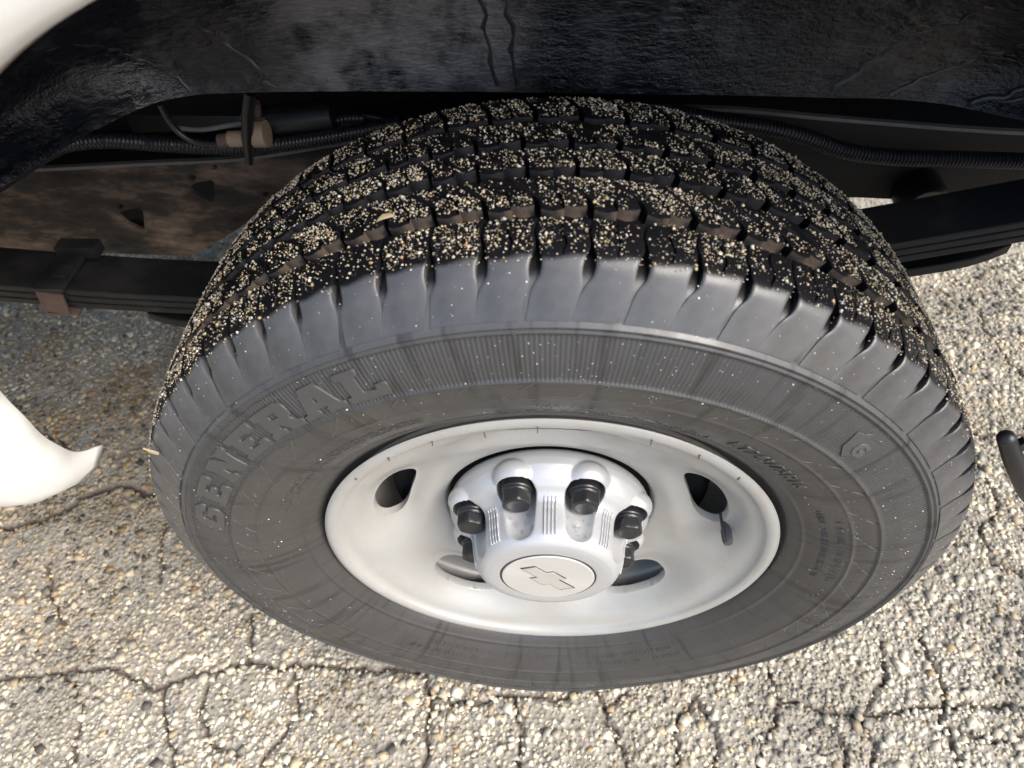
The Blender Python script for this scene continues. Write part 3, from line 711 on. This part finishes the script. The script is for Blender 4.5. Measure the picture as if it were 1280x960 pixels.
nm.polygons.foreach_set('use_smooth', np.ones(len(nm.polygons), dtype=bool)); 
for o in (u1, d1): bpy.data.objects.remove(o)
tag(cap, 'shiny silver fluted centre cap holding eight black lug nuts')
# thin raised ribs between the flutes
for k in range(8):
    a = math.radians(45*k); bm = bmesh.new()
    for off_ in (-.0052, -.0017, .0018, .0053):
        rs = [(.0797, -.0795), (.0775, -.0830), (.0759, -.0900), (.0742, -.1010), (.0727, -.1090), (.0712, -.1140)]
        for (r0, y0), (r1, y1) in zip(rs[:-1], rs[1:]):
            P0 = Vector((r0*math.cos(a)-off_*math.sin(a), y0, r0*math.sin(a)+off_*math.cos(a))); P1 = Vector((r1*math.cos(a)-off_*math.sin(a), y1, r1*math.sin(a)+off_*math.cos(a)))
            d = P1-P0; er = Vector((math.cos(a), 0, math.sin(a))); dn = d.normalized(); s = dn.cross(er).normalized(); n_ = s.cross(dn)
            box_bm(bm, (P0+P1)/2-n_*.0003, (d.length+.0004, .0013, .0022), Matrix((dn, s, n_)).transposed().to_4x4())
    o = bm_obj('fluted_rib', bm, CAPM, cap, .0003, seg=1)
# medallion
med = lathe('medallion', [(0, -.1212), (.0452, -.1212), (.0452, -.1230), (.0444, -.1236), (0, -.1236)], BRUSH, cap, (0, 0, 0), 96)
ringo = lathe('medallion_ring', [(.0452, -.1214), (.0472, -.1214), (.0472, -.1224), (.0452, -.1224), (.0452, -.1214)], DARKLINE, cap, (0, 0, 0), 96)
bt = [(-27, -6), (-22.5, 6), (-9, 6), (-6.6, 11.5), (9.5, 11.5), (7.5, 6), (27, 6), (22.5, -6), (9, -6), (6.6, -11.5), (-9.5, -11.5), (-7.5, -6)]
def emblem(name, scale, y, mat, h):
    ca, sa = math.cos(math.radians(-48)), math.sin(math.radians(-48))
    me = curve_mesh([[((x*ca-z*sa)*.001*scale[0], (x*sa+z*ca)*.001*scale[1]) for x, z in bt]], extrude=h, bevel=0)
    v = np.empty(len(me.vertices)*3); me.vertices.foreach_get('co', v); v = v.reshape(-1, 3)
    me.vertices.foreach_set('co', np.stack([v[:, 0], -y*np.ones(len(v))-v[:, 2], v[:, 1]], -1).ravel()); me.update(); me.materials.append(mat)
    o = link(bpy.data.objects.new(name, me), cap); return o
bt0 = bt
emblem('bowtie_outline', (1.22, 1.22), .1236, DARKLINE, .0003)
bt = [(x*(1-1.6/abs(x)) if abs(x) > 12 else x*(1-.9/abs(x)), z*(1-.9/abs(z))) for x, z in bt0]
emblem('bowtie_emblem', (1.22, 1.22), .1237, GOLD, .0006)
# lug nuts
lugp = [(0, -.058), (.0165, -.058), (.0172, -.060), (.0172, -.0655), (.0162, -.0670), (.0160, -.0690), (.0150, -.0705), (.0150, -.0780), (.0142, -.0792), (.0142, -.0812), (.0134, -.0825)]
def nut_mesh():
    V, F = [], []; seg = 48; a = np.linspace(0, 2*PI, seg, endpoint=False)
    hexr = lambda R: R*np.cos(PI/6)/np.cos(((a) % (PI/3))-PI/6)
    rows = [(r, y, 0) for r, y in lugp]+[(.0139, -.0830, 1), (.0139, -.0925, 1), (.0128, -.0942, .6), (.0098, -.0952, 0), (.0092, -.0946, 0), (0, -.0944, 0)]
    for r, y, hx in rows:
        rr = r*(1-hx)+np.minimum(hexr(r*1.06), r*1.02)*hx if hx else np.full(seg, r)
        V.append(np.stack([rr*np.cos(a), np.full(seg, y), rr*np.sin(a)], -1))
    me_o = mesh_obj('lug_nut', np.concatenate(V), grid_faces(len(rows), seg, wrap_m=True), NUT, None, False); m = me_o.data
    bm = bmesh.new(); bm.from_mesh(m); bmesh.ops.remove_doubles(bm, verts=bm.verts, dist=1e-6); bmesh.ops.recalc_face_normals(bm, faces=bm.faces); bm.to_mesh(m); bm.free()
    m.polygons.foreach_set('use_smooth', np.ones(len(m.polygons), dtype=bool)); m.set_sharp_from_angle(angle=math.radians(30)); bpy.data.objects.remove(me_o); return m
nmsh = nut_mesh()
for a in LUGS:
    o = link(bpy.data.objects.new('lug_nut', nmsh), van); o.location = (.0830*math.cos(a), .0050, ZC+.0830*math.sin(a)); o.rotation_euler = (0, random.uniform(0, 1), 0)

# ------------------------------------------------------------------ body side with the wheel arch
zc = .38
def polar(a, r, y): return np.array([r*math.cos(math.radians(a)), y, zc+r*math.sin(math.radians(a))])
archA = [polar(90, .570, -.113), polar(100, .569, -.112), polar(109.5, .567, -.11), polar(115, .566, -.11), polar(120.4, .562, -.11), polar(130, .548, -.11), polar(141, .515, -.11), aty(0, 500, -.11), aty(25, 525, -.11), aty(50, 551, -.108), aty(70, 563, -.103), aty(90, 571, -.095), aty(107, 569, -.085), aty(124, 562, -.073)]
botD = [aty(124, 562, -.073), aty(126, 568, -.073), aty(122, 580, -.077), aty(109, 594, -.086), aty(89, 608, -.097), aty(60, 618, -.108), aty(0, 620, -.115), np.array([-.62, -.116, .470]), np.array([-.9, -.117, .468]), np.array([-1.6, -.118, .466])]
NA_, ND = 90, 60
A = catmull(archA, NA_); D = catmull(botD, ND)
t = np.linspace(0, 1, ND)[:, None]; Etop = np.array([0, -.113, .936])*(1-t)+np.array([0, -.15, 1.75])*t; Etop[0] = A[0]
# grading so the first rows hug the edge
gs = np.linspace(0, 1, ND)**1.8; Etop = A[0]*(1-gs[:, None])+np.array([0, -.15, 1.75])*gs[:, None]
t2 = np.linspace(0, 1, NA_)[:, None]
Cc = np.array([[np.interp(k, [0, .6, 1], [0, -1.6, -1.6]), -.15+.03*k, np.interp(k, [0, .6, 1], [1.75, 1.75, .466])] for k in np.linspace(0, 1, NA_)]); Cc[-1] = D[-1]
ss, tt = np.meshgrid(np.linspace(0, 1, NA_), np.linspace(0, 1, ND), indexing='ij'); ss = ss[..., None]; tt = tt[..., None]
gg = gs[None, :, None]
P = (1-gg)*A[:, None]+gg*Cc[:, None]+(1-ss)*Etop[None]+ss*D[None]-((1-ss)*(1-gg)*A[0]+ss*(1-gg)*A[-1]+(1-ss)*gg*Cc[0]+ss*gg*Cc[-1])
# crown: the lip flares out a little and the edge rolls in
dist = np.linalg.norm(P-A[:, None], axis=-1)
P[..., 1] -= .010*np.exp(-((dist-.045)/.035)**2)*np.clip(1-ss[..., 0]*1.02, 0, 1)**.3
P[..., 1] += .006*np.exp(-(dist/.006)**2)
NN = NA_*ND
Pm = P.copy(); Pm[..., 0] *= -1; Pm[..., 0] += .05*np.clip((.75-Pm[..., 2])/.15, 0, 1)+.03*np.clip(Pm[..., 0]/.1, 0, 1)
Vp = np.r_[P.reshape(-1, 3), Pm.reshape(-1, 3)]; fg = grid_faces(NA_, ND)
Fp = np.r_[fg, fg[:, ::-1]+NN]
keepx = (Vp[Fp].mean(1)[:, 0] < .98); Fp = Fp[keepx]
panel = mesh_obj('body_panel', Vp, Fp, BODY, van)
fix_normals(panel)
bm = bmesh.new(); bm.from_mesh(panel.data); bmesh.ops.remove_doubles(bm, verts=bm.verts, dist=1e-5); bmesh.ops.delete(bm, geom=[v for v in bm.verts if not v.link_faces], context='VERTS')
# rolled lip: edges on the arch are folded inward
bmesh.ops.recalc_face_normals(bm, faces=bm.faces); bm.to_mesh(panel.data); bm.free()
from mathutils import kdtree
kd = kdtree.KDTree(len(A)*2)
for i, p in enumerate(np.r_[A, A*np.array([-1, 1, 1])]): kd.insert(p, i)
kd.balance()
dv = np.array([kd.find(v.co)[2] for v in panel.data.vertices]); zz_ = np.array([v.co.z for v in panel.data.vertices])
at = panel.data.attributes.new('dirt', 'FLOAT', 'POINT'); at.data.foreach_set('value', (np.exp(-(dv/.012)**2)*np.where(zz_ > .7, 1, .55)).astype(np.float32))
md = panel.modifiers.new('thickness', 'SOLIDIFY'); md.thickness = .0035; md.offset = 0
tag(panel, 'white painted body side with dirty wheel arch edge')

# ------------------------------------------------------------------ wheelhouse
edge_px = [(-170, 365, -.075), (-80, 300, -.05), (0, 232, .0), (50, 201, .04), (100, 171, .08), (150, 145, .115), (195, 126, .14), (240, 117, .155), (300, 114, .16), (400, 112, .16), (520, 112, .16), (640, 113, .16), (800, 116, .16), (920, 117, .16), (1040, 120, .16), (1120, 122, .158), (1180, 128, .15), (1230, 138, .135), (1290, 152, .11), (1360, 180, .07), (1440, 230, .0), (1520, 300, -.06)]
ED = catmull([aty(x, y, Y) for x, y, Y in edge_px], 150)
angE = np.unwrap(np.arctan2(ED[:, 2]-zc, ED[:, 0]))
a0_, a1_ = math.radians(172), math.radians(8)
tw = np.linspace(0, 1, 150); angL = .75*angE+.25*np.interp(tw, [0, 1], [a0_, a1_])
LIP = np.stack([.568*np.cos(angL), np.full(150, -.105), zc+.568*np.sin(angL)], -1)
rE = np.hypot(ED[:, 2]-zc, ED[:, 0])
CTL = np.stack([.60*np.cos(angE*.8+angL*.2), ED[:, 1]*1.0+.012, zc+np.maximum(.595, rE+.02)*np.sin(angE*.8+angL*.2)], -1)
sv = np.linspace(0, 1, 40)[None, :, None]
TUB = (1-sv)**2*LIP[:, None]+2*sv*(1-sv)*CTL[:, None]+sv**2*ED[:, None]
tubv = TUB.reshape(-1, 3)
# a small return flange at the inner edge
fl = ED+np.array([0, .014, .004]); TUB2 = np.concatenate([TUB, fl[:, None]], axis=1)
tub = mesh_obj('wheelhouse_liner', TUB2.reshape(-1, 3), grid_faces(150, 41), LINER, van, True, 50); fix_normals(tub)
tag(tub, 'black undercoated wheelhouse liner above the tyre')
md = tub.modifiers.new('thickness', 'SOLIDIFY'); md.thickness = .003; md.offset = 0
# seam sealer runs on it
def tub_pt(px_, s):
    k = np.argmin([abs(q) for q in (np.array([640+FPX*((p-CAM)@Rv)/((p-CAM)@Fv) for p in ED])-px_)]); return TUB[k, int(np.clip(s, 0, 1)*39)]
for x0, x1, wd in [(617, 615, .0028), (641, 639, .0030), (190, 215, .0022), (345, 352, .0026), (1032, 1075, .0026), (1110, 1170, .0034), (1213, 1245, .0034), (1235, 1275, .003), (250, 240, .0024)]:
    pts = []
    for s in np.linspace(.99, .45, 26):
        k = np.argmin(np.abs(np.array([640+FPX*((p-CAM)@Rv)/((p-CAM)@Fv) for p in ED])-(x0+(x1-x0)*(1-s)*2)))
        kk = float(k)+random.uniform(-.5, .5); i = int(np.clip(kk, 0, 148)); f = kk-i; row = TUB[i]*(1-f)+TUB[i+1]*f; si = s*39; q = int(min(si, 38)); pts.append(row[q]*(1-(si-q))+row[q+1]*(si-q))
    pts = np.array(pts); tube('seam_sealer', pts, wd*(.55+.6*rng.random(len(pts))), SEALER, tub, 8)

# ------------------------------------------------------------------ underbody
bm = bmesh.new(); box_bm(bm, (-1.38, .80, .80), (1.64, 1.80, .03)); box_bm(bm, (0, .98, .80), (1.12, 1.62, .03)); box_bm(bm, (.765, .80, .80), (.41, 1.80, .03))
bm_obj('floor_pan', bm, DARKM, van)
bm = bmesh.new(); box_bm(bm, (-.15, .60, .665), (2.0, .36, .25)); box_bm(bm, (-1.11, .60, .45), (1.08, .34, .30)); bm_obj('fuel_tank', bm, DARKM, van, .02)
# frame rail: plate with holes, kicked up over the axle
RY = .33
def r2(x, y): p = aty(x, y, RY); return (p[0], p[2])
hxl = r2(-300, 290)
bot = [(-1.5, .405), r2(-160, 305), r2(0, 312), r2(120, 316), r2(238, 320), r2(280, 297), r2(335, 262), (-.28, .50), (-.15, .515), (0, .518), (.15, .512), r2(1010, 246), r2(1075, 247), r2(1140, 250), r2(1290, 258), (1.0, .470)]
top = [(1.0, .60), r2(1290, 168), r2(1040, 150), r2(900, 138), r2(700, 142), r2(560, 160), r2(470, 173), r2(300, 200), r2(180, 206), r2(45, 213), r2(-100, 216), (-1.5, .53)]
def hole(pts): return [r2(*p) for p in pts]
def rnd(cx, cy, r, n=10): return [r2(cx+r*math.cos(q*2*PI/n), cy+r*.8*math.sin(q*2*PI/n)) for q in range(n)]
holes = [hole([(235, 237), (243, 229), (264, 225), (268, 228), (268, 250), (264, 252), (250, 246)]), hole([(146, 268), (155, 263), (174, 260), (179, 264), (181, 286), (176, 287), (160, 280)]), rnd(240, 222, 5), rnd(150, 258, 4), rnd(268, 209, 4), rnd(332, 243, 4)]
me = curve_mesh([bot+top]+holes, extrude=.003, bevel=0)
v = np.empty(len(me.vertices)*3); me.vertices.foreach_get('co', v); v = v.reshape(-1, 3)
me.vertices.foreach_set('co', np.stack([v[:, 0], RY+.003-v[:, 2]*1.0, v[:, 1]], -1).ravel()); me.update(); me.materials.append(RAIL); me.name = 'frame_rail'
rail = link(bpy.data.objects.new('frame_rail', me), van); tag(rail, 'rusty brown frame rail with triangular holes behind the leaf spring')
# flanges
def strip(name, pts, y0, y1, th, mat, parent):
    P = catmull([(x, 0, z) for x, z in pts], 60); bm = bmesh.new(); rows = []
    for p in P: rows.append([bm.verts.new((p[0], yy, p[2]+dz)) for yy, dz in ((y0, 0), (y1, 0), (y1, th), (y0, th))])
    for a, b in zip(rows[:-1], rows[1:]):
        for q in range(4): bm.faces.new((a[q], b[q], b[(q+1) % 4], a[(q+1) % 4]))
    bm.faces.new(rows[0]); bm.faces.new(rows[-1][::-1]); return bm_obj(name, bm, mat, parent)
strip('top_flange', top[::-1], RY+.004, RY+.07, .004, DARKM, rail); strip('flange_edge', top[::-1], RY-.003, RY+.004, .004, DUSTY, rail); strip('bottom_flange', [bot[0]]+bot[1:5:2]+bot[5:], RY+.007, RY+.07, .004, RAIL, rail)
# leaf spring
kx = np.array([-1.15, -.68, -.414, 0, .342, .485, .95]); kz = np.array([.505, .476, .463, .482, .557, .592, .70]); pf = np.polyfit(kx, kz, 4)
spring = bpy.data.objects.new('leaf_spring', None); link(spring, van); spring.location = (0, .2, .45)
tag(spring, 'black leaf spring stack running past the tyre')
def leaf(x0, x1, k, y0=.168, y1=.234, th=.0085, taper=False, gap=.0095):
    bm = bmesh.new(); rows = []; n = 50
    for i, x in enumerate(np.linspace(x0, x1, n)):
        z = np.polyval(pf, x)-k*gap-(.0 if not taper else .006*((x-(x0+x1)/2)/(x1-x0)*2)**2); e = min(i, n-1-i)
        nw = .012*(max(0, 3-e)/3)**2
        rows.append([bm.verts.new((x, y-.2, zz-.45)) for y, zz in ((y0+nw, z), (y1-nw, z), (y1-nw, z-th), (y0+nw, z-th))])
    for a, b in zip(rows[:-1], rows[1:]):
        for q in range(4): bm.faces.new((a[q], b[q], b[(q+1) % 4], a[(q+1) % 4]))
    bm.faces.new(rows[0]); bm.faces.new(rows[-1][::-1])
    o = bm_obj('leaf', bm, SPRING, spring, 0, True, 40); md = o.modifiers.new('bevel', 'BEVEL'); md.width = .0016; md.segments = 2; md.limit_method = 'ANGLE'; return o
leaf(-1.15, .95, 0); leaf(-1.05, .9, 1.05); leaf(-.95, .8, 2.1)
leaf(-.50, aty(1243, 318, .2)[0], 4.6, .172, .230, .012, gap=.0098)
# spring clamp at the front
xc = aty(52, 345, .17)[0]; zt = np.polyval(pf, xc); bm = bmesh.new()
box_bm(bm, (xc, -.038, zt-.016-.45), (.030, .004, .032), Matrix.Rotation(.18, 4, 'Y')); box_bm(bm, (xc, .038, zt-.015-.45), (.040, .004, .046)); box_bm(bm, (xc, 0, zt-.037-.45), (.038, .074, .004))
bm_obj('spring_clamp', bm, RUST, spring, .0012)
bm = bmesh.new(); box_bm(bm, (xc+.004, 0, zt+.0035-.45), (.036, .078, .006)); box_bm(bm, (xc+.014, .03, zt+.010-.45), (.05, .02, .016)); box_bm(bm, (xc+.012, -.012, zt+.008-.45), (.018, .02, .008)); bm_obj('clamp_block', bm, SPRING, spring, .002)
# rubber bump stop dome behind the spring
pb = aty(1160, 243, .30); lathe('bump_stop', [(0, -.012), (.024, -.012), (.028, -.006), (.028, .03), (0, .03)], BLACKP, van, (pb[0], .30, pb[2]-.012), 32)
# hoses and fittings
corrugated('corrugated_conduit', [aty(x, y, Y) for x, y, Y in [(-70, 275, .20), (0, 228, .215), (40, 202, .225), (85, 180, .235), (130, 176, .245), (200, 180, .255), (300, 184, .262), (420, 170, .265), (520, 150, .27)]], .0088, HOSE, van)
corrugated('corrugated_conduit', [aty(x, y, Y) for x, y, Y in [(840, 140, .29), (905, 152, .29), (960, 160, .29), (1010, 173, .29), (1050, 187, .29), (1110, 196, .29), (1200, 199, .29), (1300, 202, .29), (1400, 204, .29)]], .0092, HOSE, van)
corrugated('corrugated_conduit', [aty(x, y, .285) for x, y in [(336, 173), (370, 169), (400, 162), (425, 150), (460, 148)]], .0075, HOSE, van)
tube('brake_line', [aty(x, y, .25) for x, y in [(200, 130), (208, 146), (222, 164), (240, 176), (262, 180), (288, 178)]], .0035, HOSE, van, 10, 30)
tube('brake_line', [aty(x, y, .26) for x, y in [(222, 160), (250, 162), (285, 157), (330, 150)]], .0028, DUSTY, van, 10, 30)
tube('brake_line', [aty(x, y, .30) for x, y in [(395, 146), (430, 142), (470, 147), (505, 158)]], .0030, HOSE, van, 10, 30)
tube('hose_bracket', [aty(x, y, .24) for x, y in [(312, 116), (309, 145), (310, 178), (312, 204)]], [.006, .0065, .006, .004], BLACKP, van, 12)
def cyl_px(name, a, b, Y, r, mat): return tube(name, [aty(*a, Y), (aty(*a, Y)+aty(*b, Y))/2, aty(*b, Y)], r, mat, van, 14)
cyl_px('hose_fitting', (274, 176), (288, 175), .25, .0072, RUST); cyl_px('hose_fitting', (287, 174), (306, 173), .25, .0085, TAN); cyl_px('hose_fitting', (312, 168), (334, 167), .25, .0140, TAN)
cyl_px('hose_sleeve', (330, 152), (418, 144), .28, .017, BLACKP)
cyl_px('rusty_bolt', (318, 128), (322, 158), .27, .006, RUST)
# black end piece of the rear arch moulding
pts = [aty(1258, 548, -.10), aty(1264, 566, -.102), aty(1276, 592, -.104), aty(1296, 622, -.102), A[-1]*np.array([-1, 1, 1])+np.array([.085, -.004, -.004]), A[-1]*np.array([-1, 1, 1])+np.array([.13, -.03, -.01])]
stub = tube('arch_moulding', pts, [.0065, .0085, .0095, .010, .010, .009], BLACKP, van, 20, 24)
v = np.empty(len(stub.data.vertices)*3); stub.data.vertices.foreach_get('co', v); v = v.reshape(-1, 3)
bm = bmesh.new(); bmesh.ops.create_uvsphere(bm, u_segments=20, v_segments=12, radius=.0067, matrix=Matrix.Translation(Vector(pts[0]))); box_bm(bm, aty(1290, 560, -.10), (.03, .006, .008), Matrix.Rotation(.5, 4, 'Y')); bm_obj('moulding_tip', bm, BLACKP, stub)

# ------------------------------------------------------------------ grit on the tread, drops, leaf scraps
def tread_pt(a, y):
    r = np.where(np.abs(y) < .0955, crown(y), 0); return r
N0 = 160000
ga = rng.uniform(-28, 208, N0); gy_ = np.clip(rng.normal(0, 1, N0), -9, 9)*0+rng.uniform(-.097, .094, N0)
gr = crown(gy_)
P = np.stack([gr*np.cos(np.radians(ga)), gy_, gr*np.sin(np.radians(ga))], -1)
groove = np.zeros(N0, bool)
for a, b in ((-.0648, -.0553), (-.0243, -.0140), (.0100, .0183), (.0452, .0532)): groove |= (gy_ > a-.0005) & (gy_ < b+.0005)
# grains do not bridge the cross cuts
cut = np.zeros(N0, bool); phi = np.radians(ga)-PI/2
for ya_, yb_, lean, gap, bv_, ph in ((-.0553, -.0243, .058, .0044, .35, 0), (-.0140, .0100, .028, .0032, .4, .02), (.0183, .0452, .054, .0042, .4, .03), (.0532, .0950, .036, .0040, .3, .01)):
    v_ = (gy_-ya_)/(yb_-ya_); on = (v_ > 0) & (v_ < 1); q_ = (phi-ph-lean*np.interp(v_, [0, bv_, 1], [0, .08, 1])) % DA
    cut |= on & (np.abs(q_-DA/2) < (gap/2+.0003)/.387); q0 = np.minimum(q_, DA-q_); cut |= on & (q0 < .0007/.387)
on = gy_ < -.0648; q_ = phi % DA; cut |= on & ((np.abs(q_-DA/2) < .0016/.38) | (np.minimum(q_, DA-q_) < .0006/.38))
cl = vnoise(P, 60, 11); cl2 = vnoise(P, 14, 12)
pk = .80*np.clip((cl-.10)*1.6, 0, 1)*np.clip(.35+cl2, .4, 1)*np.where(gy_ < -.088, .45, 1)
pk = np.where(groove, pk*.18, pk); gr = np.where(groove, .3790, gr); P = np.stack([gr*np.cos(np.radians(ga)), gy_, gr*np.sin(np.radians(ga))], -1)
keep = (~cut) & (rng.random(N0) < pk); P = P[keep]; gy2 = gy_[keep]; n = len(P)
size = np.clip(rng.lognormal(math.log(.00044), .50, n), .00022, .0018)
nrm = P*np.array([1, .15, 1]); nrm /= np.linalg.norm(nrm, axis=1)[:, None]
GP = np.array([(.62, .52, .34), (.70, .63, .48), (.52, .40, .22), (.46, .44, .42), (.78, .74, .66), (.45, .27, .14)])
gt = GP[rng.choice(6, n, p=[.34, .26, .13, .10, .13, .04])]*.88*rng.uniform(.75, 1.1, (n, 1))
grit = scatter('sand_grit', P+nrm*(size*.45)[:, None]+np.array([0, 0, ZC]), size, gt, GRIT, None, squash=.85, normals=nrm, shape=(OCV, OCF), jit=.18)
grit['kind'] = 'stuff'; tag(grit, 'cream sand grains stuck to the black tyre tread', 'grit')
# droplets on sidewall, shoulder and cap
nd = 1000; da_ = rng.uniform(-40, 215, nd); dr = np.where(rng.random(nd) < .7, rng.uniform(.300, .346, nd), rng.uniform(.245, .300, nd))
wz = vnoise(np.stack([dr*np.cos(np.radians(da_)), 0*dr, dr*np.sin(np.radians(da_))], -1), 22, 4); k = wz > .40; da_, dr = da_[k], dr[k]
sl = (sw_smooth(dr+.001)-sw_smooth(dr-.001))/.002
ca, sa = np.cos(np.radians(da_)), np.sin(np.radians(da_))
P1 = np.stack([dr*ca, -sw_smooth(dr)-.0001, ZC+dr*sa], -1); N1 = np.stack([-sl*ca, -np.ones(len(dr)), -sl*sa], -1)
nd2 = 260; a2 = rng.uniform(-25, 205, nd2); q = rng.uniform(.5, .97, nd2); yy = np.interp(q, sbl, SB[:, 0]); rr = np.interp(q, sbl, SB[:, 1]); c2, s2 = np.cos(np.radians(a2)), np.sin(np.radians(a2))
P2 = np.stack([rr*c2, -yy-.0007, ZC+rr*s2], -1); N2 = np.stack([.6*c2, -.8*np.ones(nd2), .6*s2], -1)
PP, NNn = np.r_[P1, P2], np.r_[N1, N2]; sz = np.clip(rng.lognormal(math.log(.00028), .45, len(PP)), .00015, .0009)
MIN = M_plain('pale mineral speck', (.62, .61, .60), .25, var=.2)
drops = scatter('water_drops', PP, sz, None, MIN, None, squash=.6, jit=.03, normals=NNn); drops['kind'] = 'stuff'; tag(drops, 'tiny pale drops and specks on the tyre sidewall', 'water drops')
P3_, N3 = [], []
for a in LUGS[1:3]:
    for _ in range(34):
        q = random.uniform(-.75, .75); y = -random.uniform(.090, .110); er = np.array([math.cos(a), 0, math.sin(a)]); et = np.array([-math.sin(a), 0, math.cos(a)])
        n_ = er*math.cos(q)*-1+et*math.sin(q); p = er*.0840+n_*.0184; P3_.append(p+np.array([0, y, ZC])); N3.append(-n_)
P3_ = np.array(P3_); N3 = np.array(N3)
cd_ = scatter('cap_drops', P3_, np.clip(rng.lognormal(math.log(.0010), .4, len(P3_)), .0004, .0022), None, WATER, None, squash=.55, jit=.02, normals=N3); cd_['kind'] = 'stuff'; tag(cd_, 'clear water beads in the flutes of the centre cap', 'water drops')
def scrap(px_, py_, Y, pts, label):
    c = aty(px_, py_, Y); bm = bmesh.new(); vs = [bm.verts.new((x*.001, y*.001, .0015*math.sin(i*1.7))) for i, (x, y) in enumerate(pts)]; f = bm.faces.new(vs)
    ex = bmesh.ops.extrude_face_region(bm, geom=[f]); [setattr(v.co, 'z', v.co.z+.0012) for v in ex['geom'] if isinstance(v, bmesh.types.BMVert)]
    o = bm_obj('leaf_scrap', bm, LEAFM, None); o.location = c; tag(o, label, 'leaf'); return o
o = scrap(471, 250, -.046, [(-6, -2), (-2, 1), (3, 3), (6, 1), (4, -2), (-1, -3)], 'cream dry leaf scrap lying on the tread block edge'); a = math.atan2(o.location.z-ZC, o.location.x); o.rotation_euler = (0, PI/2-a, 0)
rr_ = .3862; o.location.x = rr_*math.cos(a); o.location.z = ZC+rr_*math.sin(a)
o = scrap(191, 563, -.104, [(-7, -3), (0, 3), (5, 1), (7, -3), (1, -2)], 'pale dry leaf scrap stuck to the shoulder of the tyre'); o.rotation_euler = (PI/2, .9, 0)
